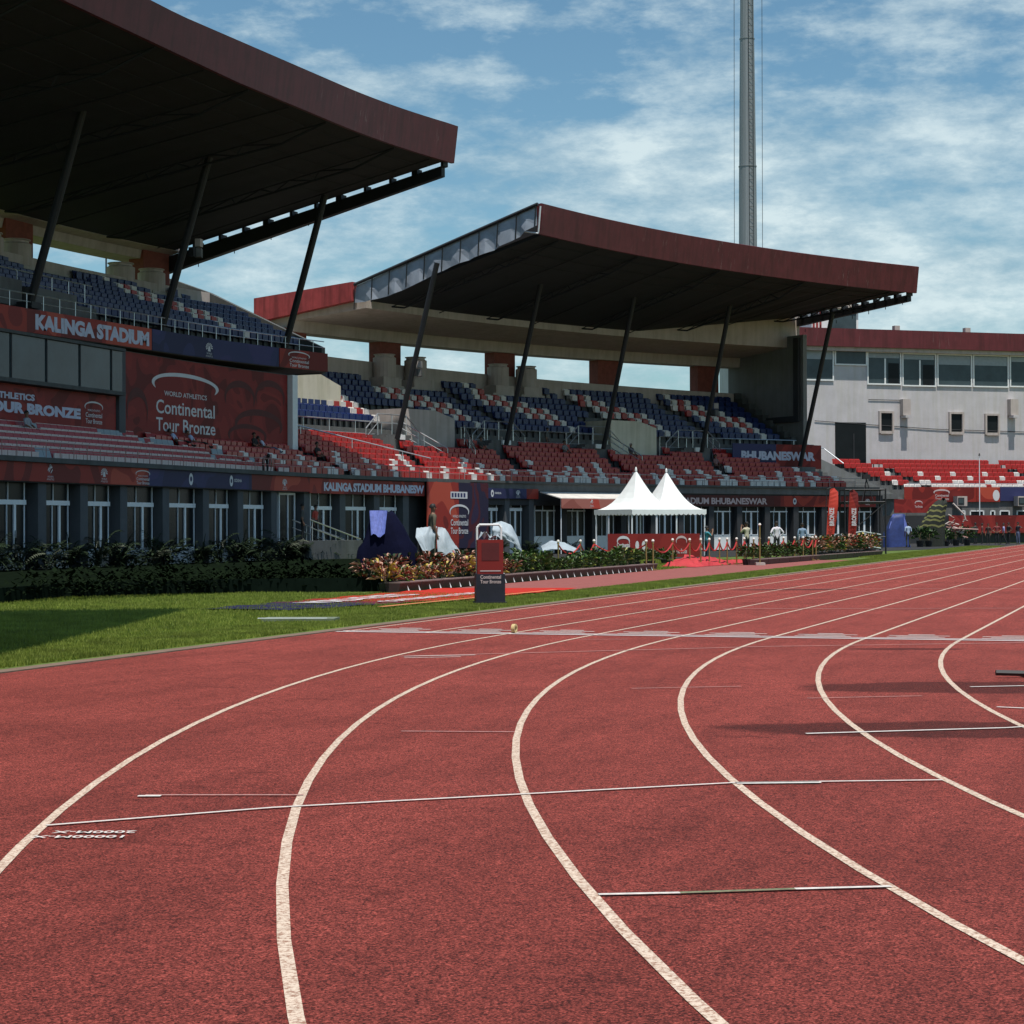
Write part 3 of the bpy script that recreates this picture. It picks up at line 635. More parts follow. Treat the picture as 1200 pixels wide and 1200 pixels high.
for sc in (22.0, 31.0, 38.9, 47.2):                       # raised rail round each strut foot, with sloping ends
    b = MB(); z = 7.75
    b.path([P3(sc-2.2, 6.0, 6.9), P3(sc-1.2, 6.0, z), P3(sc+1.2, 6.0, z), P3(sc+2.2, 6.0, 6.95)], .035, steelr)
    b.path([P3(sc-2.2, 6.0, 6.4), P3(sc-1.2, 6.0, z-.5), P3(sc+1.2, 6.0, z-.5), P3(sc+2.2, 6.0, 6.45)], .022, steelr)
    for d in (-2.2, -1.2, 0, 1.2, 2.2): b.tube(P3(sc+d, 6.0, 5.9), P3(sc+d, 6.0, z if abs(d) < 2 else 6.9), .028, steelr)
    part('railing', b, B)
for sc in (22.0, 31.0, 38.9, 47.2):
    b = MB()
    for i in range(4): b.sbox(sc-2.0+.25*i, sc-1.75+.25*i, 5.4, 6.1, 5.5, 6.1+.16*i, conc, 9)
    b.sbox(sc-1.0, sc+1.0, 5.5, 6.15, 5.5, 6.62, conc, 9); b.sbox(sc-.35, sc+.35, 5.35, 5.48, 6.35, 6.62, whitep, 9); part('strut_platform', b, B)
rail(B, 20.3, 56.5, -.12, 4.02, .55, 2.2, mat('grey_rail', (.30, .28, .28), .5, .1), r=.02)
b = MB()
for s0 in (22.3, 27.6, 40.2, 44.4):
    pass
for (s0, s1_) in ((22.6, 24.2), (39.8, 41.0), (28.0, 26.4+.2)):
    b = MB()
    pts = [P3(s0, 5.9, 7.4), P3(s1_, 3.9, 5.9)]; b.path(pts, .035, steelr); b.path([p-Vector((0, 0, .35)) for p in pts], .025, steelr); b.path([p-Vector((0, 0, .7)) for p in pts], .025, steelr)
    for t in (0, .5, 1): p = pts[0].lerp(pts[1], t); b.tube(p, p-Vector((0, 0, 1.1)), .03, steelr)
    part('handrail', b, B)
b = MB()
b.path([P3(13.0, 6, 6.9), P3(19.5, 1.5, 5.15)], .035, steelr)
for t in (.1, .45, .8): p = P3(13.0, 6, 6.9).lerp(P3(19.5, 1.5, 5.15), t); b.tube(p, p-Vector((0, 0, 1.0)), .03, steelr)
part('handrail', b, B)
winB = [(16.0+6.4, 1.5), (24.55, 1.6), (27.4, 1.8), (30.15, 1.8), (32.9, 1.7), (35.55, 1.75), (38.1, 1.7), (40.9, 1.6), (43.2, 1.8), (45.75, 1.7), (48.15, 1.8), (50.7, 1.7), (53.3, 1.7), (55.6, 1.6)]
for s0, w in winB: window(B, s0, w, .98, 2.9, 2.38, .07 if s0 > 27 else .17, True)
for s0, w in winB: b = MB(); b.sbox(s0+w+.3, s0+w+.75, -.02, .42, 0, 3.5, pillar_m if s0 < 27 else dkslate, 9); part('pillar', b, B)
# radial end wall with stepped kerb and pipe
b = MB(); b.sweep(lambda s: [(5.2, 0), (5.2, 7.0), (5.9, 7.0), (5.9, 14.5), (14.2, 14.5), (14.2, 0)], 56.2, 56.5, mat('end_wall_grey', (.20, .205, .20), .85, .12, .8, .2, 20, stain=.12), 9); part('end_wall', b, B)
b = MB()
for i in range(9): b.sbox(55.75, 56.2, 6.6+.76*i, 6.6+.76*(i+1)+.15, 6.4, 7.55+.42*i, conc_d, 9)
part('stepped_kerb', b, B)
b = MB(); b.sbox(56.0, 56.2, 6.2, 6.7, 8.6, 14.3, dkslate, 9); b.sbox(56.0, 56.2, 6.7, 11.2, 8.6, 9.0, dkslate, 9); b.sbox(56.0, 56.2, 10.8, 11.2, 7.5, 8.6, dkslate, 9); part('duct', b, B)
fB = lambda s: 16.85-.5*max(0, min(1, (s-22)/36)); tB = lambda s: 18.42-.42*max(0, min(1, (s-22)/36))
slabB = lambda s: [(7.6, 14.25), (7.6, 13.75), (10.2, 13.55), (12.8, 13.4), (12.9, 12.75), (14.2, 12.75), (14.2, 13.3), (15.3, 13.3), (15.3, 14.6+1.6*max(0, min(1, (s-44)/13))), (7.6, 14.9+1.6*max(0, min(1, (s-44)/13)))]
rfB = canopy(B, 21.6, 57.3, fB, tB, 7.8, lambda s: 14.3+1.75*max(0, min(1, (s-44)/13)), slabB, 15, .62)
b = MB(); b.sweep([(8.2, 14.15), (8.2, 15.2), (15.4, 14.75), (15.4, 12.0), (14.6, 12.0), (14.6, 13.45)], 21.35, 21.75, maroon_l, 9); part('slab_end', b, rfB, 'faded red end face of the roof slab')
# crumpled grey sheeting hung along the left end of the roof
b = MB(); K = 22; vs = []
for i in range(K+1):
    t = i/K; n_ = 8.0-12.0*t; zt = 15.0+(18.35-15.0)*t; dr = .95+.35*math.sin(t*9)*.4+.45*math.sin(math.pi*t); o_ = .10*math.sin(i*2.3)
    for j, q in enumerate((0, .5, 1)): vs.append(P3(21.45+o_*(j*.5), n_+(.25 if i % 3 == 0 else 0)*j*.3, zt-.03-dr*q))
b.add(vs, [(3*i+j, 3*i+j+1, 3*i+3+j+1, 3*i+3+j) for i in range(K) for j in (0, 1)], drape_m)
part('hanging_sheet', b, rfB, 'crumpled grey sheeting hung under the roof end')
b = MB()
for i in range(0, 11): t = i/10; n_ = 8-12*t; zt = 15.0+3.35*t; b.tube(P3(21.35, n_, zt), P3(21.38, n_+.1, zt-1.35), .035, steeld, seg=4)
b.tube(P3(21.4, 8.1, 15.02), P3(21.4, -4.1, 18.4), .10, steeld, seg=5)
b.tube(P3(21.5, -4.2, 18.3), P3(21.6, -4.0, 16.9), .05, alum, seg=4); b.tube(P3(21.6, -4.0, 16.9), P3(21.6, -1.4, 17.4), .04, alum, seg=4)
part('end_frame', b, rfB)
for s in (20.7, 30.1, 38.4, 46.7): 
    b = MB(); b.tube(P3(s, 4.6, 6.3), P3(s, 1.9, 15.7), .15, steeld, seg=10); part('strut', b, B)
b = MB(); b.tube(P3(54.7, 4.4, 5.5), P3(55.1, 1.5, 15.6), .15, steeld, seg=10); part('strut', b, B)

# unseen roofed block added past the picture's edge, shaped to shade the near lawn
D = thing('unseen_shade_roof', 'unseen roofed block past the left edge, added to shade the near lawn', 'grandstand', (0, 60, 0))
dt = Vector((-math.cos(rad(18)), -math.sin(rad(18)), 0)); dn = Vector((-math.sin(rad(24)), math.cos(rad(24)), 0)); dc = Vector((2.6, 51.6, 0))
def dq(a, n, z): v = dc+dt*a+dn*n; return Vector((v.x, v.y, z))
b = MB(); b.hexa([dq(0, 0, 16.8), dq(34, 0, 16.8), dq(34, 8.5, 14.3), dq(0, 8.5, 14.3)], [dq(0, 0, 17.5), dq(34, 0, 17.5), dq(34, 8.5, 15.2), dq(0, 8.5, 15.2)], roofm); part('roof', b, D)
b = MB(); b.hexa([dq(3, 4, -.1), dq(34, 4, -.1), dq(34, 16, -.1), dq(3, 16, -.1)], [dq(3, 4, 4), dq(34, 4, 4), dq(34, 16, 10), dq(3, 16, 10)], conc); part('terrace', b, D)
for k in range(4): b = MB(); b.tube(dq(4+9*k, 9, 5), dq(4+9*k, 7.5, 15), .4, brick); part('column', b, D)
# ================================================================== banners
def board(name, label, s0, s1, n0, z0f, z1f, m, th=.05, segs=None):
    """printed board wrapped round the stand; returns the thing; zf may be numbers or functions"""
    f0 = z0f if callable(z0f) else (lambda s: z0f); f1 = z1f if callable(z1f) else (lambda s: z1f)
    t = thing(name, label, 'banner', P3((s0+s1)/2, n0, f0(s0)))
    for (a, c, mm) in (segs or [(s0, s1, m)]):
        b = MB(); b.sweep(lambda s: [(n0-th, f0(s)), (n0-th, f1(s)), (n0, f1(s)), (n0, f0(s))], a, c, mm, 1.0); part('panel', b, t)
    return t
bn = board('fascia_banner', 'red and navy printed banner under the ledge at far left, above the windows', AS0, 3.5, -.16, 3.16, 3.83, redpr2, segs=[(AS0, -9.85, redpr2), (-9.85, -.6, bluepr), (-.6, 5.2, redpr2)])
b = MB()
n_ = -.215
emblem(b, -17.0-.1, 3.22, .55, n_, ltw, 3); emblem(b, -13.3, 3.22, .55, n_, ltw, 0); tour_logo(b, -10.9, -9.75, 3.20, 3.74, n_, ltw); emblem(b, -6.3, 3.24, .5, n_, ltw, 1); emblem(b, -2.6, 3.26, .48, n_, ltw, 2); emblem(b, 2.7, 3.2, .52, n_, ltw, 0)
part('lettering', b, bn)
bn = board('fascia_banner', 'red banner reading KALINGA STADIUM BHUBANESW above dark windows, left of the tall poster', 5.2, 16.35, -.16, 3.10, 3.80, redpr, segs=[(5.2, 16.35, redpr)])
b = MB(); put_text(b, 'KALINGA STADIUM BHUBANESW', on_stand(6.6, 16.3, 3.22, 3.64, -.217), ltr, bold=.05, spacing=.95); part('lettering', b, bn)
bn = board('poster', 'tall red and navy tour poster standing against the ground floor behind white covers', 16.4, 22.2, -.30, .4, 3.86, redpr, segs=[(16.4, 19.4, redpr2), (19.4, 22.2, print_mat('dark_navy_red_print', [(0, (.02, .015, .04)), (.5, (.07, .012, .02)), (.6, (.03, .018, .05))], .5))])
b = MB(); f = on_stand(18.6, 20.2, 3.0, 3.36, -.362); b.add([f(0, 0), f(1, 0), f(1, 1), f(0, 1)], [(0, 1, 2, 3)], ltw)
for i in range(5): f2 = on_stand(18.7+.28*i, 18.88+.28*i, 3.07, 3.29, -.368); b.add([f2(0, 0), f2(1, 0), f2(1, 1), f2(0, 1)], [(0, 1, 2, 3)], bluepr)
tour_logo(b, 18.5, 20.35, 1.15, 2.65, -.358, ltw); part('lettering', b, bn)
bn = board('fascia_banner', 'short navy banner with two pale seals beside the tall poster', 22.25, 27.1, -.14, 3.05, 3.60, bluepr, segs=[(22.25, 26.0, bluepr), (26.0, 27.1, redpr)])
b = MB(); emblem(b, 22.8, 3.12, .40, -.195, ltw, 2); emblem(b, 25.2, 3.10, .44, -.195, ltw, 0); part('lettering', b, bn)
aw = thing('awning', 'pale sheet awning with faded red printed front over the windows left of the tents', 'awning', P3(31.5, -1, 3))
b = MB(); b.sweep([(-1.7, 3.05), (-1.7, 3.10), (-.26, 3.47), (-.26, 3.41)], 27.15, 36.5, mat('pale_sheet', (.62, .60, .56), .6, .15, 1.5), 2); part('roof', b, aw)
b = MB(); b.sweep([(-1.76, 2.52), (-1.76, 3.06), (-1.71, 3.06), (-1.71, 2.52)], 27.15, 36.5, print_mat('faded_red_print', [(0, (.30, .09, .07)), (.45, (.40, .14, .11)), (.60, (.46, .06, .04))], .3), 2); part('front_panel', b, aw)
b = MB(); emblem(b, 30.0, 2.6, .42, -1.765, ltw, 3); emblem(b, 33.8, 2.6, .42, -1.765, ltw, 0); part('lettering', b, aw)
for s in (27.3, 31.8, 36.3): b = MB(); b.tube(P3(s, -1.6, 0), P3(s, -1.6, 3.05), .03, alum); part('post', b, aw)
bn = board('fascia_banner', 'dark red banner reading STADIUM BHUBANESWAR to the right of the white tents', 36.6, 57.3, -.02, 2.74, 3.42, redpr, segs=[(36.6, 48.5, print_mat('dark_red_print', [(0, (.055, .012, .012)), (.5, (.08, .014, .014))], .4)), (48.5, 57.3, redpr)])
b = MB(); put_text(b, 'KALINGA STADIUM BHUBANESWAR', on_stand(36.9, 47.9, 2.86, 3.26, -.082), ltp, bold=.03, spacing=.95); emblem(b, 50.3, 2.86, .42, -.078, ltw, 1); emblem(b, 53.8, 2.86, .42, -.078, ltw, 1); emblem(b, 56.6, 2.86, .42, -.078, ltw, 0); part('lettering', b, bn)
# upper fascia of main stand
f0 = lambda s: 9.13+zA(s); f1 = lambda s: 10.06+zA(s)
bn = board('upper_banner', 'red banner reading KALINGA STADIUM along the upper deck above the glass box', AS0, -1.6, 4.08, f0, f1, redpr2, segs=[(AS0, -11.8, redpr), (-11.8, -1.75, redpr2)])
def skewed(s0, s1, za, zb, n): return lambda a, b_: P3(s0+(s1-s0)*a, n, za+(zb-za)*b_+zA(s0+(s1-s0)*a))
b = MB(); put_text(b, 'KALINGA STADIUM', skewed(-11.2, -2.0, 9.27, 9.90, 4.02), ltr, bold=.06, spacing=.98); part('lettering', b, bn)
bn = board('upper_banner', 'navy banner with pale crest on the upper deck, right of the lettering', -1.7, 9.6, 4.08, f0, f1, bluepr)
b = MB(); emblem(b, 3.4, 9.4, .68, 4.02, ltw, 0); part('lettering', b, bn)
bn = board('upper_banner', 'short red banner with tour logo at the right end of the upper deck', 9.65, 13.9, 4.08, f0, f1, redpr2)
b = MB(); tour_logo(b, 10.4, 12.3, 9.52, 10.28, 4.02, ltw); part('lettering', b, bn)
bn = board('wall_banner', 'red board reading WORLD ATHLETICS over TOUR BRONZE beneath the glass box', AS0, -4.4, 4.36, 5.3, 7.1, redwall, segs=[(AS0, -14.5, bluepr), (-14.5, -4.4, redwall)])
b = MB(); put_text(b, 'WORLD ATHLETICS', on_stand(-16.1, -10.8, 6.52, 6.78, 4.30), ltr, bold=.05); put_text(b, 'CONTINENTAL TOUR BRONZE', on_stand(-22.0, -7.3, 5.98, 6.42, 4.30), ltr, bold=.06); tour_logo(b, -7.0, -5.5, 5.85, 6.75, 4.30, ltw); part('lettering', b, bn)
bn = board('wall_banner', 'huge red wall print with pale hoop and Continental Tour Bronze lettering', -3.7, 10.85, 4.42, 5.2, 9.1, redwall)
b = MB(); K = 30
fh = on_stand(-1.15, 4.8, 7.62, 8.62, 4.36); arc_logo(b, fh, ltw, .17)
put_text(b, 'WORLD ATHLETICS', on_stand(.0, 3.75, 7.42, 7.64, 4.36), ltw, bold=.012)
put_text(b, 'Continental', on_stand(-.75, 4.45, 6.60, 7.22, 4.36), ltw, bold=.012); put_text(b, 'Tour Bronze', on_stand(-.75, 4.5, 5.82, 6.42, 4.36), ltw, bold=.012)
dkp = mat('dark_red_ink', (.085, .012, .012), .6)
for (a_, b_, c_, d_) in ((5.3, 8.0, 7.2, 8.7), (6.2, 10.4, 6.0, 7.4), (8.0, 10.6, 7.4, 8.9), (-3.4, -1.5, 6.0, 7.8), (5.6, 9.0, 5.6, 6.6)): arc_logo(b, on_stand(a_, b_, c_, d_, 4.36), dkp, .22)
part('lettering', b, bn)
bn = board('wing_banner', 'navy and red board reading BHUBANESWAR at the right end of the curved stand', 49.6, 56.9, 5.0, 5.35, 6.95, bluepr, segs=[(49.6, 53.2, bluepr), (53.2, 56.9, redwall)])
b = MB(); put_text(b, 'BHUBANESWAR', on_stand(50.3, 56.4, 5.88, 6.48, 4.93), ltr, bold=.06); part('lettering', b, bn)

# ================================================================== END GRANDSTAND + WHITE BUILDING (far right)
fh_ = Vector((fw.x, fw.y, 0)).normalized(); rh = Vector((fh_.y, -fh_.x, 0))
E1 = CAM+fh_*177+rh*(340/F*177); E2 = CAM+fh_*184+rh*(600/F*184); ET = (E2-E1); EL = Vector((ET.x, ET.y, 0)).length; ET = Vector((ET.x, ET.y, 0)).normalized(); EM = Vector((ET.y, -ET.x, 0))
if EM.dot(fh_) > 0: EM = -EM       # towards the camera
EA = math.atan2(ET.y, ET.x)
def Q(t, m, z): p = E1+ET*t+EM*m; return Vector((p.x, p.y, z))
def tu(u, m=0.0):
    """t of photo column u on the plane m metres in front of the white wall"""
    o = E1+EM*m; k = (u-600)/F; d = fh_+rh*k; # CAM + d*l = o + ET*t
    a = d.x; b_ = -ET.x; c = d.y; e = -ET.y; r0 = o.x-CAM.x; r1 = o.y-CAM.y; det = a*e-b_*c
    return (a*r1-c*r0)/det
def qbox(mb, t0, t1, m0, m1, z0, z1, mt): mb.hexa([Q(t0, m0, z0), Q(t1, m0, z0), Q(t1, m1, z0), Q(t0, m1, z0)], [Q(t0, m0, z1), Q(t1, m0, z1), Q(t1, m1, z1), Q(t0, m1, z1)], mt)
def zv(v, u, m=0.0):
    t = tu(u, m); D_ = (Q(t, m, 0)-CAM).dot(fh_); return CAM.z+(618.4-.00375*(u-600)-v)/F*D_
WB = thing('white_building', 'pale rendered building with maroon roof edge and window strip at far right', 'building', Q(10, -3, 0))
TR = 30
b = MB(); qbox(b, -2.5, TR, -12, 0, 0, 17.0, whitew); part('wall', b, WB)
b = MB(); qbox(b, -3.2, TR+.3, -12.5, .9, 17.35, 18.95, maroon); qbox(b, -3.0, TR, -12.3, .6, 17.0, 17.35, beige); part('roof_edge', b, WB)
for (u0, u1, v0, v1, kind) in [(943, 976, 409, 444, 1), (980, 1015, 411, 426, 0), (1018, 1055, 413, 449, 2), (1059, 1096, 415, 451, 2), (1100, 1138, 416, 451, 1), (1142, 1181, 417, 452, 1), (1185, 1222, 418, 452, 2), (1226, 1262, 418, 452, 1)]:
    t0, t1 = tu(u0), tu(u1); z1, z0 = zv(v0, u0), zv(v1, u0)
    fr = MB()
    for (a, c, zz0, zz1) in ((t0-.12, t0, z0-.12, z1+.12), (t1, t1+.12, z0-.12, z1+.12), (t0, t1, z1, z1+.12), (t0, t1, z0-.12, z0)): qbox(fr, a, c, 0, .12, zz0, zz1, whitep)
    wn = part('window', fr, WB); pn = MB(); qbox(pn, t0, t1, .02, .05, z0, z1, glassg); part('pane', pn, wn)
    if kind: bl = MB(); qbox(bl, t0+.06, t1-.06, .055, .08, z1-.85 if kind == 1 else z1-.45, z1-.05, blind); part('blind', bl, wn)
    if kind == 2: bl = MB(); qbox(bl, t0+1.6, t0+1.75, .055, .09, z0, z1-.5, whitep); qbox(bl, t0+2.0, t1-.1, .055, .08, z0, z1-.9, glassd); part('mullion', bl, wn)
for u0, u1, v0, v1 in [(1032, 1045, 484, 505), (1114, 1127, 485, 506), (1156, 1169, 487, 507), (1236, 1249, 488, 508)]:
    t0, t1 = tu(u0), tu(u1); z1, z0 = zv(v0, u0), zv(v1, u0); fr = MB()
    for (a, c, zz0, zz1) in ((t0-.18, t0, z0-.18, z1+.18), (t1, t1+.18, z0-.18, z1+.18), (t0, t1, z1, z1+.18), (t0-.05, t1+.05, z0-.25, z0)): qbox(fr, a, c, 0, .22, zz0, zz1, beige)
    wn = part('window', fr, WB, 'small dark square window with beige surround'); pn = MB(); qbox(pn, t0, t1, .02, .05, z0, z1, glassd); part('pane', pn, wn)
b = MB(); qbox(b, tu(979), tu(1015), .01, .06, 6, zv(495, 1000), glassd); qbox(b, tu(1000), tu(1001), .06, .1, 6, zv(508, 1000), dkslate); part('door', b, WB)
for u in (1055, 1181): b = MB(); qbox(b, tu(u), tu(u+9), 0, .6, zv(487, u), zv(468, u), beige); qbox(b, tu(u)+.1, tu(u+9)-.1, .1, .9, zv(490, u), zv(487, u), whitew); part('wall_vent', b, WB)
b = MB(); b.path([Q(tu(955), .06, zv(493, 955)), Q(tu(1010), .06, zv(497, 1010)), Q(tu(1100), .06, zv(503, 1100)), Q(TR, .06, zv(508, 1230))], .03, dkslate, 4); b.path([Q(tu(1018), .06, zv(468, 1018)), Q(tu(1055), .06, zv(469, 1055))], .03, dkslate, 4); part('wall_cable', b, WB)
for u in (1056, 1139): b = MB(); qbox(b, tu(u-3), tu(u+3), -1.0, -.5, 18.9, 19.5, beige); part('roof_box', b, WB)
pb = thing('rooftop_cabin', 'small glazed cabin with pale frame on the roof behind the maroon edge', 'cabin', Q(2, -4, 18.9))
b = MB(); qbox(b, tu(962), tu(1017), -5.5, -1.6, 18.95, 21.0, whitep); qbox(b, tu(958), tu(1021), -5.8, -1.3, 21.0, 21.4, beige); part('wall', b, pb)
b = MB(); qbox(b, tu(983), tu(1014), -1.59, -1.5, 19.0, 20.8, glassg); part('window', b, pb)
b = MB()
for u in (963, 967, 971): qbox(b, tu(u), tu(u+2), -1.59, -1.5, 18.95, 20.9, maroon_l)
part('shutter', b, pb)
# end stand
EG = thing('end_grandstand', 'open red terrace in front of the white building at far right', 'grandstand', Q(12, 5, 0))
CT0, CT1 = tu(975, 5), 29
b = MB()
for i in range(7): m1 = 6.2-.75*i; qbox(b, -1, CT1, 0, m1, 4.2+.385*i-.385, 4.25+.385*i, conc)
qbox(b, tu(1058, 6), CT1, 0, 6.2, 0, 4.2, conc); part('terrace', b, EG)
b = MB(); qbox(b, tu(1063, 6.5), CT1, 6.2, 6.5, 4.55, 4.75, conc); qbox(b, tu(1063, 6.5), CT1, 6.2, 6.4, 2.35, 4.55, conc); part('ledge', b, EG)
b = MB(); zt0, zt1 = zv(538, 962, 2), zv(586, 1058, 6.3)
b.hexa([Q(tu(962, 2), 1.7, 0), Q(tu(1060, 6.3), 6.2, 0), Q(tu(1060, 6.3), 6.6, 0), Q(tu(962, 2), 2.1, 0)], [Q(tu(962, 2), 1.7, zt0), Q(tu(1060, 6.3), 6.2, zt1), Q(tu(1060, 6.3), 6.6, zt1), Q(tu(962, 2), 2.1, zt0)], conc)
b.ms = [mat('side_wall_grey', (.21, .21, .205), .85, .12, .8, .2, 20, stain=.1)]; part('side_wall', b, EG, 'grey retaining wall with sloping top')
b = MB(); b.path([Q(tu(945, 2), 2.2, zt0+1.3), Q(tu(965, 2), 2.2, zt0+.9), Q(tu(985, 2.6), 3.2, zt0-.4)], .05, steelr); b.path([Q(t, 6.35, 5.15) for t in np.linspace(tu(1063, 6.4), CT1, 8)], .03, steelr, 4); part('railing', b, EG)
for u0, u1 in ((1126, 1131), (1136, 1153), (1160, 1166), (1171, 1183), (1191, 1205), (1215, 1232)):
    fr = MB(); t0, t1 = tu(u0, 6.4), tu(u1, 6.4); z1, z0 = zv(598, u0, 6.4), zv(603.5, u0, 6.4)
    for (a, c, zz0, zz1) in ((t0, t0+.12, z0, z1), (t1-.12, t1, z0, z1), (t0, t1, z1-.1, z1)): qbox(fr, a, c, 6.4, 6.46, zz0, zz1, whitep)
    wn = part('window', fr, EG); pn = MB(); qbox(pn, t0+.1, t1-.1, 6.4, 6.42, z0, z1-.1, glassd); part('pane', pn, wn)
def qboard(name, label, u0, u1, m, v0, v1, mt, extra=None):
    t = thing(name, label, 'banner', Q(tu(u0, m), m, zv(v1, u0, m))); b = MB(); qbox(b, tu(u0, m), tu(u1, m), m-.06, m, zv(v1, u0, m), zv(v0, u0, m), mt); part('panel', b, t)
    if extra: b = MB(); extra(b, lambda ua, ub, va, vb: (lambda a, c: Q(tu(ua+(ub-ua)*a, m), m+.012, zv(vb+(va-vb)*c, ua, m)))); part('lettering', b, t)
    return t
def ex1(b, F_):
    disc(b, F_(1163.5, 1171.5, 574, 587), ltw, 16); arc_logo(b, F_(1094, 1113, 572.5, 579), ltp, .3); put_text(b, 'Continental', F_(1096, 1112, 579, 582), ltp, bold=.02); put_text(b, 'Tour Bronze', F_(1096, 1112, 583, 586), ltp, bold=.02)
qboard('terrace_banner', 'red and navy banner along the front of the far right terrace', 1060, 1172, 6.56, 570.5, 588, redpr2, ex1)
qboard('terrace_banner', 'navy continuation of the terrace banner at the right edge', 1172.3, 1262, 6.56, 570.5, 587, bluepr)
def ex2(b, F_): arc_logo(b, F_(1072, 1081, 586, 591), ltp, .3); put_text(b, 'Tour Bronze', F_(1072, 1081, 592, 595), ltp, bold=.02)
qboard('hoarding', 'red printed hoarding with tour logo behind the covered equipment', 1048, 1100, 9.5, 585, 601, redwall, ex2)
qboard('hoarding', 'long red hoarding behind the group of people at far right', 1112, 1262, 8.0, 604, 625, redwall)
b = MB(); qbox(b, tu(1020, 8), CT1, 7.4, 7.6, 0, zv(604, 1112, 8), dkslate); single('site_screen', b, 'black screen cloth stretched behind the people at far right', 'screen')
for u, k in ((1122, 'left'), (1193, 'right')):
    ac = thing('air_conditioner', 'boxy air conditioner unit on the terrace wall '+('above the striped cover' if k == 'left' else 'at the right edge'), 'air conditioner', Q(tu(u, 6.8), 6.5, 3.3), 0, 'air conditioners on the terrace wall')
    b = MB(); z1, z0 = zv(581.5, u, 7), zv(593, u, 7); qbox(b, tu(u-2, 7), tu(u+9.5, 7), 6.6, 7.3, z0, z1, beige); part('case', b, ac)
    b = MB(); qbox(b, tu(u+.8, 7.3), tu(u+8, 7.3), 7.3, 7.33, z0+.12, z1-.12, dkslate); qbox(b, tu(u+1.6, 7.33), tu(u+7, 7.33), 7.33, 7.36, z0+.22, z1-.22, glassg); part('grille', b, ac)
b = MB(); b.tube(Q(tu(1148, 7), 7, 0), Q(tu(1148, 7), 7, zv(534, 1148, 7)), .05, alum, .035); b.tube(Q(tu(1148, 7), 7, zv(534, 1148, 7)), Q(tu(1148, 7), 7, zv(531, 1148, 7)), .09, blackp, .03); single('flagpole', b, 'thin pale pole rising in front of the far right terrace seats', 'pole')
# ================================================================== SEATS
def seat_mesh(name, mback, mpan, folded=True, sit=False):
    """back to +y, faces -y, foot of the step at z = 0"""
    b = MB(); w = .248
    vs = []; 
    for (y, z) in ((.20, .40), (.16, .44), (.235, .62), (.30, .84), (.335, .86), (.34, .83), (.27, .60), (.21, .42)):
        for x in (-w, w): vs.append((x, y, z))
    K = 8; fs = [(2*i, 2*i+1, (2*i+3) % (2*K), (2*i+2) % (2*K)) for i in range(K)]; fs += [tuple(2*i for i in range(K)), tuple(2*i+1 for i in range(K))[::-1]]
    b.add(vs, fs, mback)
    if name == 'redwhite':
        b.box((0, .125, .55), (.46, .06, .27), mpan); b.box((0, .335, .868), (.47, .04, .022), mpan); b.box((0, .08, .43), (.40, .10, .05), mpan)
    elif folded:
        b.box((0, .115, .60), (.44, .06, .36), mpan); b.box((0, .08, .43), (.40, .10, .05), mpan)
    else:
        b.box((0, -.02, .44), (.43, .40, .05), mpan); b.box((0, -.21, .42), (.43, .04, .06), mpan)
    b.box((0, .22, .2), (.05, .10, .42), steeld)
    return b
SM = {}
for nm, mb_, mp_, fo in (('red', red_s, red_s, True), ('blue', blue_s, blue_s, True), ('white', white_s, white_s, True), ('redwhite', red_s, mat('pinkish_white_seat_plastic', (.66, .54, .51), .5, .2, 3), False), ('grey', grey_s, grey_s, False)):
    SM[nm] = seat_mesh(nm, mb_, mp_, fo)
LONG = {'red': 'red plastic seat', 'blue': 'blue plastic seat', 'white': 'white plastic seat', 'redwhite': 'red-backed seat with white pan', 'grey': 'dusty grey-blue seat'}
seats = []   # (x, y, z, rz, kind, row, tier, index)
ORD = ['front', 'second', 'third', 'fourth', 'fifth', 'sixth', 'seventh', 'eighth']
rs = random.Random(3)
def inview(p):
    d = Vector(p)-CAM; z = d.dot(fw); u = 600+F*d.dot(rt)/z; v = 600-F*d.dot(up)/z; return -25 < u < 1225 and -25 < v < 1225 and z > 0, z
# lower tier, main stand part
for i in range(5):
    n = .35+.78*i+.45; z = 3.6+.30*i; s = -22.0; j = 0; bound = 5.3-1.65*i
    while s < 10.6:
        if s < bound:
            kind = 'redwhite'
            if (int((s+40)*1.0) + 3*i) % 23 in (0, 1) and rs.random() < .8: kind = 'grey'
            if rs.random() < .015: kind = 'grey'
            if abs(s-(bound-1.2)) < .3: kind = None
        else:
            kind = 'red'
            if i == 0: kind = 'white' if rs.random() < .42 else 'red'
            elif i == 1: kind = 'white' if j % 3 == 0 else 'red'
            elif i == 2: kind = 'white' if j % 5 == 0 else 'red'
            elif i == 3: kind = 'white' if j % 11 == 4 else 'red'
        if kind: seats.append((s, n, z, kind, i, 'lower tier', j))
        j += 1; s += .52
for i in range(8):
    n = .35+.72*i+.42; z = 3.6+.31*i; s = 11.7; j = 0
    while s < 55.4-.95*max(0, i-1):
        kind = 'red'; ph = (j+2*i) % 6
        if i == 0: kind = 'white' if rs.random() < .42 else 'red'
        elif i == 1: kind = 'white' if j % 3 == 0 and rs.random() < .85 else 'red'
        elif i == 2: kind = 'white' if j % 5 in (1, 3) and rs.random() < .6 else 'red'
        elif i == 3: kind = 'white' if j % 11 == 3 else 'red'
        skip = any(abs(s-(c-.55*(7-i)*.5)) < .6 for c in (21.3, 30.2, 39.2, 48.0)) and i > 1
        if i == 7 and any(abs(s-c) < 1.8 for c in (22.0, 31.0, 38.9, 47.2)): skip = True
        if i >= 6 and (22.8 < s < 27.6 or 40.2 < s < 44.5): skip = True
        if not skip: seats.append((s, n, z, kind, i, 'curved lower tier', j))
        j += 1; s += .52
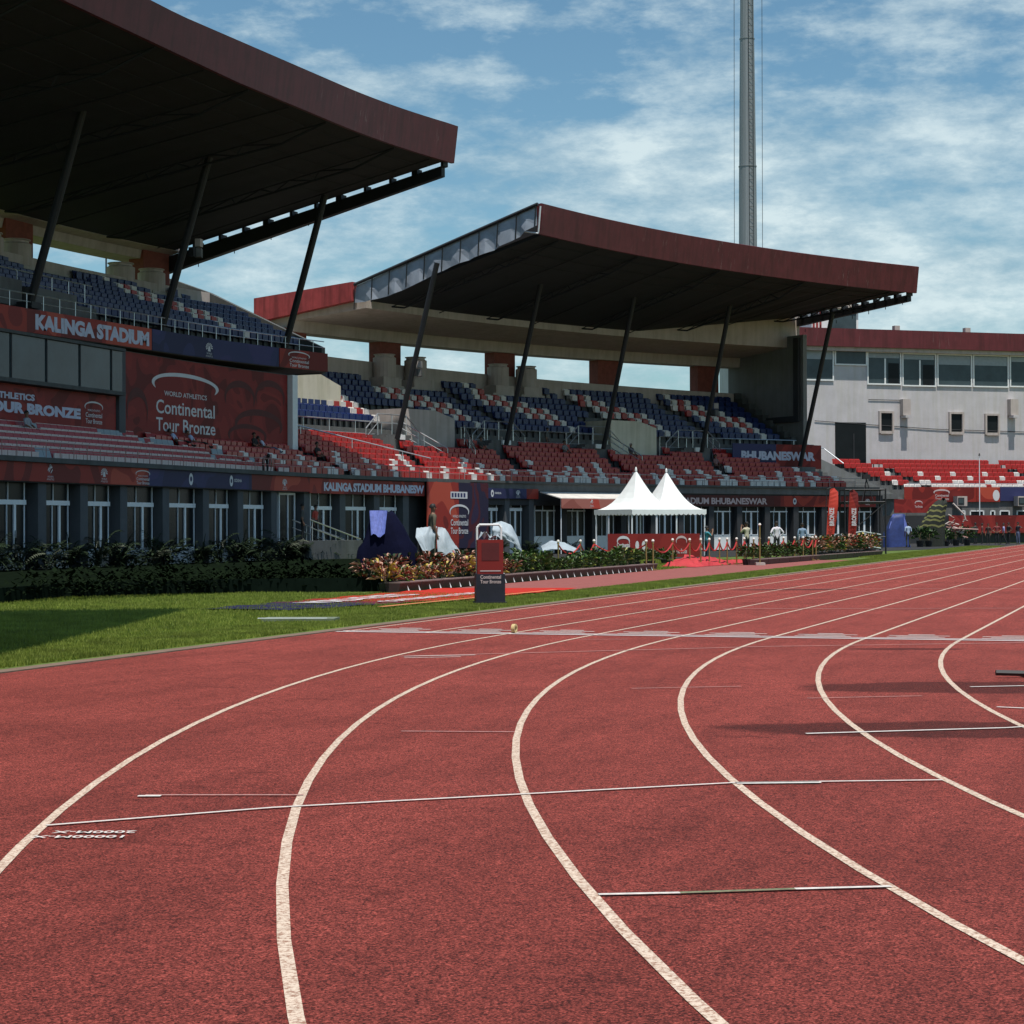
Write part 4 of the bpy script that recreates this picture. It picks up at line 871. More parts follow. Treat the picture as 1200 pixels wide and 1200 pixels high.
PAT = {0: (0, 1), 1: (0, 3), 2: (-1, 5), 3: (-1, 7), 4: (1, 7), 5: (3, 5), 6: (5, 3), 7: (7, 1)}
def checker(s, i, c0, top):
    k = top-i; off, ln = PAT[k]; q = int(round((s-c0)/.52))-off
    if 0 <= q < ln: return 'white' if q % 2 == 0 else 'red'
    return None
for i in range(8):
    n = 6.8+.76*i+.45; z = 6.95+.405*i; s = 14.6; j = 0
    while s < 55.6:
        kind = 'blue'
        for c0 in (18.8, 27.0, 35.0, 42.6, 50.7):
            k = checker(s, i, c0, 7)
            if k: kind = k
        skip = 22.8 < s < 27.5 and i < 3 or 40.2 < s < 44.4 and i < 3 or 16.0 < s < 21.4 and i > 2 and i < 7
        if any(abs(s-c-.4*(7-i)*.35) < .55 for c in (32.3, 41.8, 49.0)): skip = True
        if i > 5 and any(abs(s-c) < 1.4 for c in (28.3, 30.7, 37.1, 39.3)): skip = True
        if not skip: seats.append((s, n, z, kind, i, 'blue upper tier', j))
        j += 1; s += .52
for i in range(8):
    n = 5.0+.78*i+.45; z = 10.2+.36*i; s = -20.0; j = 0
    while s < 13.4:
        kind = 'blue'
        k = checker(s, i, 5.4, 7)
        if k: kind = k
        skip = (-17.3 < s < -4.6 and i < 3) or (i > 5 and any(abs(s-c) < 1.3 for c in (-11.1, -8.3, -.9, 1.9, 9.3, 12.1)))
        if not skip: seats.append((s, n, z+zA(s)*.8, kind, i, 'upper deck', j))
        j += 1; s += .52
cand = []; 
for q in seats:
    p = P3(q[0], q[1], q[2]+.6); ok, dd = inview(p); cand.append((dd, ok, q, p))
end = []
for i in range(7):
    m = 6.2-.75*i-.5; z = 4.25+.385*i-.385+.385; t = tu(1062-14*i, m)+.2; j = 0
    while t < CT1:
        kind = 'red'
        if i == 0: kind = 'white' if rs.random() < .8 else 'red'
        elif (j+i*1) % 6 == 0 and i < 4: kind = 'white'
        elif i == 1 and (j+i) % 6 == 1: kind = 'white'
        skip = any(abs(t-(c+.55*(6-i))) < .5 for c in (tu(1030, 3), tu(1178, 3)))
        if not skip: end.append((Q(t, m, z), kind, i, j))
        j += 1; t += .54
near = sorted([c for c in cand if c[1] and c[2][5] == 'lower tier' and c[2][3]], key=lambda c: c[0])[:296]
nid = set(id(c[2]) for c in near)
meshes = {k: SM[k].mesh('seat_'+k) for k in SM}
SIDE = {}
for dd, ok, q, p in near:
    s, n, z, kind, i, tier, j = q
    o = link('stadium_seat', meshes[kind]); o.location = P3(s, n, z); o.rotation_euler = (0, 0, ANG(s))
    SIDE.setdefault(i, []).append((s, o, kind))
for i, l in SIDE.items():
    l.sort(key=lambda a: a[0])
    for k, (s, o, kind) in enumerate(l):
        k2 = len(l)-k
        nth = lambda x: str(x)+('th' if 10 <= x % 100 <= 20 else {1: 'st', 2: 'nd', 3: 'rd'}.get(x % 10, 'th'))
        tag(o, '%s, %s row above the ledge, %s from the row\'s left end' % (LONG[kind], ORD[i], nth(k+1)), 'seat', 'seats of the lower tier below the red printed wall')
SA = {k: (np.array(SM[k].v), SM[k].f, [SM[k].ms[x] for x in SM[k].m]) for k in SM}
def mass(lst, name):
    mats = [red_s, blue_s, white_s, grey_s, steeld, MATS['pinkish_white_seat_plastic']]; V_ = []; F_ = []; MI = []; o_ = 0
    for (pos, rz, kind) in lst:
        v, f, mm = SA[kind]; c, s_ = math.cos(rz), math.sin(rz); R_ = np.array([[c, s_, 0], [-s_, c, 0], [0, 0, 1]]); vv = v@R_+np.array(pos)
        V_.append(vv); F_ += [tuple(i+o_ for i in q) for q in f]; MI += [mats.index(x) for x in mm]; o_ += len(v)
    me = bpy.data.meshes.new(name); me.from_pydata(np.concatenate(V_).tolist(), [], F_)
    for m in mats: me.materials.append(m)
    me.polygons.foreach_set('material_index', MI); o = link(name, me); o['kind'] = 'stuff'; return o
far_ = [(P3(q[0], q[1], q[2]), ANG(q[0]), q[3]) for dd, ok, q, p in cand if id(q) not in nid and q[3]]
far_ += [(p, EA, k) for p, k, i, j in end]
mass(far_, 'distant_seats')
# ================================================================== MAST, PALMS
mp_ = spot(878, 150)
mt = thing('floodlight_mast', 'tall tapering grey steel floodlight mast rising behind the curved roof', 'mast', mp_)
for (z0, z1, r0, r1) in ((0, 28.35, .80, .655), (28.35, 37.9, .64, .545), (37.9, 48.6, .53, .45)):
    b = MB(); b.lathe(mp_+Vector((0, 0, z0)), [(r0, 0), (r1, z1-z0), (r1+.03, z1-z0), (r1+.03, z1-z0+.07)], mastm, 16); part('shaft_section', b, mt)
b = MB(); b.box(mp_+Vector((0, 0, 49.5)), (3.0, 1.0, 2.2), steeld, .6)
for i in range(5):
    for j in range(3): q_ = mp_+Vector(((i-2)*.6*math.cos(.6), (i-2)*.6*math.sin(.6), 48.9+.6*j)); b.box(q_-fh_*.6, (.45, .3, .45), alum, .6)
part('lamp_head', b, mt)
b = MB()
for dx in (-.16, .16): b.tube(mp_-fh_*.86+rh*(dx+.2)+Vector((0, 0, 2)), mp_-fh_*.52+rh*(dx+.2)+Vector((0, 0, 48)), .022, steeld, seg=4)
for q in range(90): z = 2.3+q*.5; o_ = mp_-fh_*(.86-.34*(z-2)/46)+rh*.2+Vector((0, 0, z)); b.tube(o_-rh*.16, o_+rh*.16, .014, steeld, seg=3)
part('ladder', b, mt)
b = MB(); r_ = rh
b.path([mp_-r_*1.05-fh_*.2+Vector((0, 0, 20)), mp_-r_*.95-fh_*.2+Vector((0, 0, 48))], .02, steeld, 4); b.path([mp_+r_*1.05-fh_*.2+Vector((0, 0, 18)), mp_+r_*1.12-fh_*.2+Vector((0, 0, 48))], .02, steeld, 4); part('cable', b, mt)

def frond(b, o, az, L, lift, droop, m, w=.05, seg=7, leaflets=True, ll=.5):
    pts = []; d = Vector((math.cos(az), math.sin(az), 0))
    for i in range(seg+1): t = i/seg; pts.append(o+d*(L*t)+Vector((0, 0, lift*t-droop*t*t)))
    side = Vector((-d.y, d.x, 0))
    for i in range(seg): 
        w0 = .02*(1-i/seg)+.006; b.add([pts[i]-side*w0, pts[i]+side*w0, pts[i+1]+side*w0, pts[i+1]-side*w0], [(0, 1, 2, 3)], m)
        if leaflets and i > 0:
            for sgn in (-1, 1):
                for q in (0, .5):
                    p = pts[i].lerp(pts[i+1], q); l_ = ll*math.sin(math.pi*(i+q)/(seg+.6)); tip = p+side*sgn*l_*.8+d*l_*.5+Vector((0, 0, -.25*l_)); b.add([p-d*w*.5, p+d*w*.5, tip], [(0, 1, 2)], m)
for (u, D_, h, lab) in ((62, 112, 14.9, 'palm whose fronds show between the two left roof columns'), (105, 112, 14.7, 'palm with spread fronds just left of the thin mast behind the parapet'), (128, 118, 14.4, 'small palm mostly hidden behind the rightmost roof turrets')):
    p = spot(u, D_); t = thing('palm_tree', lab, 'palm tree', p, 0, 'palms behind the main stand')
    b = MB(); b.tube(p, p+Vector((0, 0, h)), .2, trunkm, .14, 8); part('trunk', b, t)
    b = MB(); rp = random.Random(int(u))
    for k in range(22): frond(b, p+Vector((0, 0, h)), rp.uniform(0, 6.28), rp.uniform(1.6, 2.6), rp.uniform(.6, 2.2), rp.uniform(.6, 2.0), leafd, .09, 8, True, .7)
    part('crown', b, t)
p = spot(125, 108); b = MB(); b.tube(p, p+Vector((0, 0, 16.4)), .06, steeld, .05); b.box(p+Vector((0, 0, 16.4)), (.4, .15, .1), steeld); single('thin_mast', b, 'thin dark pole standing behind the parapet beside the palms', 'pole')
# lit and unlit floodlights on struts
for (s, n, z, lab) in ((.35, 3.1, 13.8, 'cluster of small floodlights clamped on the second strut of the main stand'), (20.9, 3.6, 9.9, 'small pale lamp box clamped on the first strut of the curved stand'), (46.9, 3.9, 8.8, 'grey lamp clamped on a strut in front of the stepped end wall')):
    c = P3(s+.3, n-.1, z); t = thing('floodlight', lab, 'floodlight', c, 0, 'floodlights clamped on struts')
    b = MB(); b.box(c, (.5, .3, .4), conc, .3); b.box(c+Vector((.05, 0, .45)), (.35, .25, .35), beige, .1); part('lamp_case', b, t)
    b = MB(); b.tube(c, c+Vector((-.5, .1, -.1)), .04, steeld); b.box(c+Vector((-.4, .1, 0)), (.25, .25, .4), steeld); part('bracket', b, t)

# ================================================================== TENTS
def tent(u, D_, size, rz, ze, za, label):
    c = spot(u, D_); t = thing('pagoda_tent', label, 'tent', c, rz, 'white peaked tents by the path'); h = size/2
    b = MB(); K = 10; J = 8; ring = []
    def edge(k):   # perimeter point with scalloped lower edge
        a = k % (4*K); q, r = divmod(a, K); f = -h+size*r/K
        return [(f, -h), (h, f), (-f, h), (-h, -f)][q]
    vs = []
    for j in range(J+1):
        t_ = j/J; k_ = (1-t_)**1.0; zc_ = ze+(za-ze)*(t_**1.75); 
        for k in range(4*K): x, y = edge(k); rr = math.hypot(x, y); pinch = 1-.07*math.sin(math.pi*t_)*(1-abs(abs(x)-abs(y))/h); vs.append((x*k_*pinch+(.0), y*k_*pinch, zc_))
    fs = [(j*4*K+k, j*4*K+(k+1) % (4*K), (j+1)*4*K+(k+1) % (4*K), (j+1)*4*K+k) for j in range(J) for k in range(4*K)]; b.add(vs, fs, tentm)
    part('canopy', b, t, smooth=False, world=False)
    b = MB(); vs = []; fs = []; NS = 44
    for q in range(4):
        for i in range(NS//4*4+1):
            f = i/(NS//4*4); k = f*K; x0_, y0_ = [(-h+size*f, -h-.02), (h+.02, -h+size*f), (h-size*f, h+.02), (-h-.02, h-size*f)][q]
            sc_ = .20+.07*abs(math.sin(f*math.pi*11)); vs += [(x0_, y0_, ze+.02), (x0_, y0_, ze-sc_)]
    o_ = 0; n_ = NS//4*4+1
    for q in range(4):
        for i in range(n_-1): a = (q*n_+i)*2; fs.append((a, a+1, a+3, a+2))
    b.add(vs, fs, tentm); part('valance', b, t, world=False)
    for sx in (-1, 1):
        for sy in (-1, 1): b = MB(); b.tube((sx*(h-.06), sy*(h-.06), 0), (sx*(h-.06), sy*(h-.06), ze), .04, alum); part('post', b, t, world=False)
    b = MB(); b.lathe((0, 0, za-.04), [(.06, 0), (.05, .12), (.01, .2)], tentm, 8); part('finial', b, t, world=False)
    return t
tent(745.5, 98, 2.9, YAW+.62, 2.30, 4.25, 'nearer white peaked tent with scalloped edge, left of the pair')
tent(781, 103, 2.95, YAW+.45, 2.34, 4.33, 'white peaked tent partly hidden behind the nearer one')
# red board in front of the tents
def face_board(name, label, cat, u0, u1, D_, z0, z1, th, m, group=None, txt=None, rz=None):
    a = spot(u0, D_); c = spot(u1, D_); t = thing(name, label, cat, (a+c)/2+Vector((0, 0, z0)), 0, group); b = MB(); d = (c-a).normalized(); nn_ = Vector((d.y, -d.x, 0)); nn_ = nn_ if nn_.dot(fh_) < 0 else -nn_
    b.hexa([a-nn_*th+Vector((0, 0, z0)), c-nn_*th+Vector((0, 0, z0)), c+Vector((0, 0, z0)), a+Vector((0, 0, z0))], [a-nn_*th+Vector((0, 0, z1)), c-nn_*th+Vector((0, 0, z1)), c+Vector((0, 0, z1)), a+Vector((0, 0, z1))], m); part('panel', b, t)
    if txt:
        b = MB(); txt(b, lambda p0, p1, q0, q1: (lambda x, y: a+(c-a)*(p0+(p1-p0)*x)+nn_*.012+Vector((0, 0, z0+(z1-z0)*(q0+(q1-q0)*y))))); part('lettering', b, t)
    return t
def tb(b, f):
    arc_logo(b, f(.10, .24, .55, .95), ltw, .3); put_text(b, 'Continental', f(.10, .24, .42, .62), ltw, bold=.03); put_text(b, 'Tour Bronze', f(.10, .24, .15, .36), ltw, bold=.03); arc_logo(b, f(.74, .86, .55, .95), ltp, .25); put_text(b, 'Tour Bronze', f(.74, .86, .15, .36), ltp, bold=.03)
    disc(b, f(.30, .34, .3, .7), ltw, 10); disc(b, f(.37, .41, .3, .7), ltw, 10)
face_board('barrier_board', 'low red printed barrier board standing in front of the white tents', 'barrier', 712, 820, 90, .12, 1.17, .05, redwall, None, tb)
# feather flags
for (u, D_, lab, l2) in ((972, 101, 'left red feather flag curving over the planting near the scaffold', 0), (998, 103, 'red and navy feather flag beside the black scaffold frame', 1)):
    p = spot(u, D_); t = thing('feather_flag', lab, 'flag', p, 0, 'red feather flags'); b = MB(); K = 14; vs = []; zt = 3.35 if l2 == 0 else 3.3; h_ = .42
    for i in range(K+1):
        f = i/K; z = .55+(zt-.55)*f; w0 = .05*(1-f)*0; wd = .38+.14*math.sin(f*2.6) if f < .93 else .30
        q0 = p+rh*(-.18+.10*f*f+(.12 if l2 == 0 else .0)*f); vs += [q0+Vector((0, 0, z)), q0+rh*wd*(.9 if f < .95 else .7)+fh_*.08*math.sin(f*7)+Vector((0, 0, z+.05*f))]
    b.add(vs, [(2*i, 2*i+1, 2*i+3, 2*i+2) for i in range(K)], mat('red_flag_cloth', (.55, .05, .03), .6, .25, 1.5) if l2 == 0 else redpr2)
    part('cloth', b, t); b = MB(); b.path([p-rh*.2, p-rh*.2+Vector((0, 0, 2.2)), p-rh*.1+Vector((0, 0, zt)), p+rh*.1+Vector((0, 0, zt+.08))], .02, steeld); part('pole', b, t)
    b = MB(); fl = lambda a, c, p=p, zt=zt: p+rh*(-.02+.24*(1-c))-fh_*.12+Vector((0, 0, 1.5+.9*a)); put_text(b, 'BRONZE', fl, ltw, bold=.03); part('lettering', b, t)
    b = MB(); b.lathe(p, [(.28, 0), (.28, .04), (.04, .06), (.03, .3)], blackp, 10); part('base', b, t)
# black scaffold with tripod on top
p0 = spot(990, 106); sf = thing('scaffold_tower', 'black box-frame scaffold tower beyond the planting at right', 'scaffold', p0)
a = [p0, p0+rh*2.15, p0+rh*2.15+fh_*1.6, p0+fh_*1.6]
for q in a: b = MB(); b.tube(q, q+Vector((0, 0, 3.45)), .045, steeld, seg=4); part('post', b, sf)
b = MB()
for z in (.9, 2.75, 3.4):
    for i in range(4): b.tube(a[i]+Vector((0, 0, z)), a[(i+1) % 4]+Vector((0, 0, z)), .035, steeld, seg=4)
for i in (0, 1): b.tube(a[i]+Vector((0, 0, .9)), a[i+1]+Vector((0, 0, 2.7)), .025, steeld, seg=4)
part('rail', b, sf)
b = MB(); b.hexa([q+Vector((0, 0, 2.66)) for q in a], [q+Vector((0, 0, 2.74)) for q in a], steeld); part('deck', b, sf)
b = MB(); 
for i in range(5): z = .35+.18*i; b.path([a[0]+rh*(.2+.1*(i % 2))+Vector((0, 0, z)), a[0]+rh*.9+Vector((0, 0, z+.12)), a[0]+rh*1.9+Vector((0, 0, z-.05))], .035, mat('pale_bar', (.30, .36, .36), .5), 4)
single('barrier_rails', b, 'stacked pale bent bars inside the foot of the black scaffold', 'bars')
pt = p0+rh*1.25+fh_*.6; tp = thing('camera_tripod', 'tripod with small camera standing on top of the black scaffold', 'tripod', pt+Vector((0, 0, 2.74)))
for k in range(3): b = MB(); an = 2.1*k+.5; b.tube(pt+Vector((.38*math.cos(an), .38*math.sin(an), 2.74)), pt+Vector((0, 0, 3.95)), .028, steeld, seg=5); part('leg', b, tp)
b = MB(); b.box(pt+Vector((0, 0, 4.1)), (.26, .4, .24), blackp, .4); b.tube(pt+Vector((0, 0, 3.95)), pt+Vector((0, 0, 4.1)), .04, blackp); part('camera_body', b, tp)

# ================================================================== COVERED EQUIPMENT
def lump(name, label, cat, pts_lo, pts_hi, p, m, sub=5, amp=.05, seed=1, extra=None):
    """cloth thrown over something: lofted rings with folds.  rings: list of (z, rx, ry, dx)"""
    pass
def cover(name, label, p, rings, m, rz=0.0, seed=1, amp=.06, top=None):
    t = thing(name, label, 'cover', p, 0, None); rg = random.Random(seed); K = 28; vs = []; d1 = rh; d2 = fh_; ph = [rg.uniform(0, 6.28) for _ in range(6)]
    for (z, rx, ry, dx) in rings:
        for k in range(K):
            a = 2*math.pi*k/K+rz; c, s_ = math.cos(a), math.sin(a); e = .55; sx = abs(c)**e*(1 if c > 0 else -1); sy = abs(s_)**e*(1 if s_ > 0 else -1)
            fo = 1+amp*math.sin(5*a+ph[0]+z*2)+amp*.6*math.sin(11*a+ph[1]-z*3); vs.append(Vector(p)+d1*(rx*sx*fo+dx)+d2*ry*sy*fo+Vector((0, 0, z+amp*.6*math.sin(3*a+ph[2]))))
    b = MB(); n_ = len(rings); b.add(vs, [(i*K+k, i*K+(k+1) % K, (i+1)*K+(k+1) % K, (i+1)*K+k) for i in range(n_-1) for k in range(K)]+[tuple((n_-1)*K+k for k in range(K))], m)
    part('cover_cloth', b, t, smooth=True)
    if top:
        b = MB(); vs = []
        z0, z1, w0, w1, dx = top; J = 6
        for j in range(J+1):
            f = j/J; 
            for i in range(7): x = -1+2*i/6; vs.append(Vector(p)+d1*(dx+x*(w0+(w1-w0)*f)/2)-d2*(rings[3][2]*1.12+.03-.20*f+.022*math.sin(i*2.4))+Vector((0, 0, z0+(z1-z0)*f+.05*math.sin(i*1.3)*(1-f))))
        b.add(vs, [(j*7+i, j*7+i+1, (j+1)*7+i+1, (j+1)*7+i) for j in range(J) for i in range(6)], tarp_l); part('plastic_sheet', b, t, smooth=True)
    return t
pb_ = spot(452, 50)
cover('covered_equipment', 'navy tarp over a tall stand with shiny violet-blue plastic, left end of the planting', pb_, [(0, .82, .5, 0), (.5, .78, .48, 0), (.95, .72, .46, .02), (1.15, .56, .42, .02), (1.5, .42, .36, .0), (1.80, .30, .26, -.06), (1.88, .24, .18, -.08)], tarp_b, seed=2, top=(1.28, 1.90, .34, .44, -.16))
cover('covered_equipment', 'blue tarp bundle with pale crinkled top near the far right end of the lawn', spot(1050, 141), [(0, .95, .6, 0), (.9, .85, .5, 0), (1.35, .62, .42, 0), (2.0, .5, .3, .1), (2.3, .4, .22, .2)], mat('royal_blue_tarp', (.02, .04, .16), .6, .3, 3), seed=5, top=(1.3, 2.3, 1.35, .75, .1))
def sheet(name, label, pts, m, seed=1, amp=.022, n=16):
    """a draped sheet hung over a rail: rows of (u, D, z) control lines"""
    t = thing(name, label, 'cover', spot(pts[0][0][0], pts[0][0][1])); rg = random.Random(seed); vs = []; b = MB()
    rows_ = [[spot(u, D_, z) for (u, D_, z) in r] for r in pts]; nr = len(rows_)
    for j in range((nr-1)*4+1):
        f = j/4; a = min(int(f), nr-2); q = f-a
        for i in range(n+1):
            g_ = i/n*(len(rows_[0])-1); c = min(int(g_), len(rows_[0])-2); r = g_-c
            p = (rows_[a][c].lerp(rows_[a][c+1], r)).lerp(rows_[a+1][c].lerp(rows_[a+1][c+1], r), q); vs.append(p+fh_*rg.uniform(-amp, amp)*1.3+Vector((0, 0, rg.uniform(-amp, amp)*.5)))
    w_ = n+1; b.add(vs, [(j*w_+i, j*w_+i+1, (j+1)*w_+i+1, (j+1)*w_+i) for j in range((nr-1)*4) for i in range(n)], m); part('cloth', b, t, smooth=True); return t
st = sheet('white_cover', 'pale cloth draped over equipment behind the person in olive', [[(488, 57, 1.46), (503, 57, 1.5), (512, 57.4, 1.5)], [(487, 56.7, 1.2), (500, 56.8, 1.25), (510, 57, 1.3)], [(497, 56.6, .75), (503, 56.7, .8), (509, 57, .9)]], tarp_w, 3)
sheet('white_cover', 'long pale cloth sloping down to the right of the person in olive', [[(513, 58, 1.50), (522, 58, 1.45), (531, 58, 1.05), (540, 58, .78)], [(512, 57.7, 1.1), (521, 57.7, .95), (530, 57.8, .72), (541, 57.8, .58)], [(513, 57.6, .72), (520, 57.6, .62), (530, 57.7, .55), (541, 57.7, .42)]], tarp_w, 4)
sheet('white_cover', 'pale hooded cloth over equipment behind the red trolley box', [[(578, 61, 1.60), (588, 61, 1.66), (599, 61, 1.55), (606, 61, 1.2)], [(577, 60.6, 1.40), (588, 60.5, 1.35), (600, 60.5, 1.2), (609, 60.6, .95)], [(578, 60.6, 1.22), (588, 60.5, 1.18), (601, 60.5, 1.0), (612, 60.6, .75)]], tarp_w, 6)
sheet('white_cover', 'low pale cloth lying over equipment before the awning', [[(634, 80, .72), (645, 80, .95), (660, 80, .88), (676, 80, .62)], [(636, 79, .55), (648, 79, .62), (662, 79, .58), (674, 79, .5)]], tarp_w, 8)
b = MB(); 
for (u, D_, z) in ((490, 57.3, 1.35), (525, 58.3, 1.2), (538, 58.2, .7), (580, 61.2, 1.5), (603, 61.2, 1.2), (640, 80.3, .8), (670, 80.3, .7)):
    q = spot(u, D_); b.tube(q, q+Vector((0, 0, z)), .03, steeld)
single('equipment_frames', b, 'dark frame legs standing under the pale covers', 'frame')
# striped cloth heap at far right
ps = spot(1092, 146); hp = thing('striped_heap', 'tall heap draped in yellow-green and dark striped cloth before the far terrace', 'cover', ps); b = MB()
stA = mat('olive_yellow_stripe', (.20, .20, .07), .8, .3, 4); stB = mat('dark_stripe', (.022, .026, .020), .8, .2, 4)
rg = [(0, .95, .5, .0), (.5, .90, .5, .0), (1.0, .88, .5, .02), (1.3, .90, .5, -.02), (1.7, .82, .5, .05), (2.1, .74, .5, .2), (2.5, .66, .45, .3), (2.9, .60, .4, .45), (3.15, .50, .3, .6), (3.35, .25, .2, .7)]
K = 22
for i in range((len(rg)-1)*3):
    def ring(f):
        a_ = min(int(f), len(rg)-2); q = f-a_; return [rg[a_][k]*(1-q)+rg[a_+1][k]*q for k in range(4)]
    A_, B_ = ring(i/3), ring((i+1)/3); vs = []
    for z, rx, ry, dx in (A_, B_):
        for k in range(K): an = 2*math.pi*k/K; vs.append(ps+rh*(rx*math.cos(an)*(1+.07*math.sin(6*an+z))+dx)+fh_*ry*math.sin(an)+Vector((0, 0, max(0, z+(.10*math.sin(2*an)+.10*math.cos(an)+.05*math.sin(7*an))*min(1, z)))))
    b.add(vs, [(k, (k+1) % K, K+(k+1) % K, K+k) for k in range(K)], stA if i in (10, 13, 15, 18, 21) else stB)
part('striped_cloth', b, hp)
b = MB()
for k in range(26):
    rr_ = random.Random(k); q = ps+rh*rr_.uniform(.7, 2.2)-fh_*.6; z0 = 2.9-(q-ps).dot(rh)*.45-rr_.uniform(0, 1.3); b.path([q+Vector((0, 0, max(.6, z0))), q+rh*rr_.uniform(.1, .4)+Vector((0, 0, max(.6, z0)+rr_.uniform(-.15, .2)))], .05, mat('dusty_pink_straps', (.28, .15, .13), .8, .3, 3) if k % 2 else beige, 4)
b.path([ps+rh*1.4-fh_*.6+Vector((0, 0, 3.1)), ps+rh*2.2-fh_*.6+Vector((0, 0, 2.3)), ps+rh*2.3-fh_*.6+Vector((0, 0, 1.9))], .07, beige, 5); b.path([ps+rh*1.3-fh_*.7+Vector((0, 0, 1.3)), ps+rh*3.2-fh_*.7+Vector((0, 0, 1.2))], .06, mat('pale_pink_strap', (.35, .22, .20), .8), 5)
part('straps', b, hp)

# ================================================================== PLANTING
def leaf_cluster(seed, n, r, h, mats_, L, w):
    b = MB(); g_ = random.Random(seed)
    for k in range(n):
        a = g_.uniform(0, 6.28); rr_ = r*math.sqrt(g_.random())*.6; z = h*g_.uniform(.15, .75); o_ = Vector((rr_*math.cos(a), rr_*math.sin(a), z)); tilt = g_.uniform(.1, 1.2); l_ = L*g_.uniform(.6, 1.2)
        d = Vector((math.cos(a)*math.cos(tilt), math.sin(a)*math.cos(tilt), math.sin(tilt))); s_ = Vector((-math.sin(a), math.cos(a), 0)); m = g_.choice(mats_); ww = w*g_.uniform(.7, 1.2)
        mid = o_+d*l_*.55+Vector((0, 0, .02)); tip = o_+d*l_-Vector((0, 0, l_*.25)); b.add([o_, mid-s_*ww, tip, mid+s_*ww], [(0, 1, 2), (0, 2, 3)], m)
    for k in range(5): a = 1.26*k; b.tube((0, 0, 0), (math.cos(a)*r*.3, math.sin(a)*r*.3, h*.55), .012, trunkm, seg=4)
    return b
pot = MB(); pot.lathe((0, 0, 0), [(.12, 0), (.17, .22), (.185, .22), (.185, .25), (.15, .25)], blackp, 10)
potm = pot.mesh('pot')
def proto(name, seed, mats_, label, n=90, r=.42, h=.62, L=.26, w=.045):
    t = thing(name, label, 'potted plant', (0, 0, 0)); part('pot', potm, t, world=False)
    c = leaf_cluster(seed, n, r, h, mats_, L, w); o = part('foliage', c, t, world=False); o.location = (0, 0, .22); return t
PR = {}
POS = {}
LP = {'c1': ('croton_plant', 11, [leafy, leafr, leafp, leafd, leafg], 'yellow-red croton'), 'c2': ('croton_plant', 12, [leafr, leafd, leafp, leafd], 'red croton'), 'c3': ('croton_plant', 13, [leafy, leafp, leafp, leafr, leafd], 'pale yellow-pink croton'),
      'g1': ('green_shrub', 14, [leafg, leafg, leafd, leafg, leafyg], 'yellow-green shrub'), 'g2': ('green_shrub', 15, [leafg, leafd], 'green shrub'), 'd1': ('dark_shrub', 16, [leafd, leafd, leafg], 'low dark green shrub')}
def plant(kind, x, y, label, group, sc=1.0, z=0):
    nm, sd, ms, base = LP[kind]
    if kind not in PR: t = proto(nm, sd, ms, label, n=130 if kind[0] != 'd' else 110); PR[kind] = t
    else: t = dup(PR[kind])
    t.location = (x, y, z-.03); t.rotation_euler = (0, 0, random.uniform(0, 6.28)); t.scale = (sc, sc, sc*random.uniform(.9, 1.12)); tag(t, label, 'potted plant', group); return t
def nth(x): return str(x)+('th' if 10 <= x % 100 <= 20 else {1: 'st', 2: 'nd', 3: 'rd'}.get(x % 10, 'th'))
x = 17.1; i = 0
while x < 40:
    kind = ['c3', 'c1', 'c3', 'c1', 'c3', 'c2', 'c1', 'c2'][i % 8] if x < 27.0 else ['g1', 'g2'][i % 2]
    plant(kind, x+random.uniform(-.1, .1), 54.95+random.uniform(-.05, .08), '%s, %s along the front rank of the long trough row' % (LP[kind][3], nth(i+1)), 'potted plants in the long trough row', random.uniform(.72, 1.0)); i += 1; x += .66
    if x < 32 and i % 2: plant('c2' if x < 27 else 'g1', x, 55.6, '%s behind the %s pot of the long row' % (LP['c2' if x < 27 else 'g1'][3], nth(i)), 'potted plants ranked behind the long trough row', 1.05)
x = 50.2; i = 0
while x < 77.5:
    f = (x-50)/28; y = 53.3-f*.9; kind = 'g2' if x < 62 else ['c2', 'g2', 'c1', 'c2'][i % 4]
    if x > 76: kind = 'c1'
    plant(kind, x, y, '%s in the far row by the flags, %s from its left end' % (LP[kind][3], nth(i+1)), 'potted plants in the far row', random.uniform(.8, 1.1)*(1.0 if x < 62 else 1.35)); i += 1; x += 1.05
for i, x in enumerate([39.5, 41.2, 43.5, 44.3, 45.6, 47.0, 47.8, 48.9, 50.5, 52]):
    plant('d1', x, 57.0-(i % 3)*.3, 'low dark shrub behind the rope posts, %s from the left' % nth(i+1), 'low shrubs behind the rope posts', .8)
for i, (u, D_) in enumerate(((1078, 143), (1088, 144), (1108, 148), (1120, 150), (1133, 152))):
    q_ = spot(u, D_); plant('d1', q_.x, q_.y, 'dark leafy shrub at the far lawn edge by the striped heap, %s from the left' % nth(i+1), 'dark shrubs at the far lawn edge', 1.7)
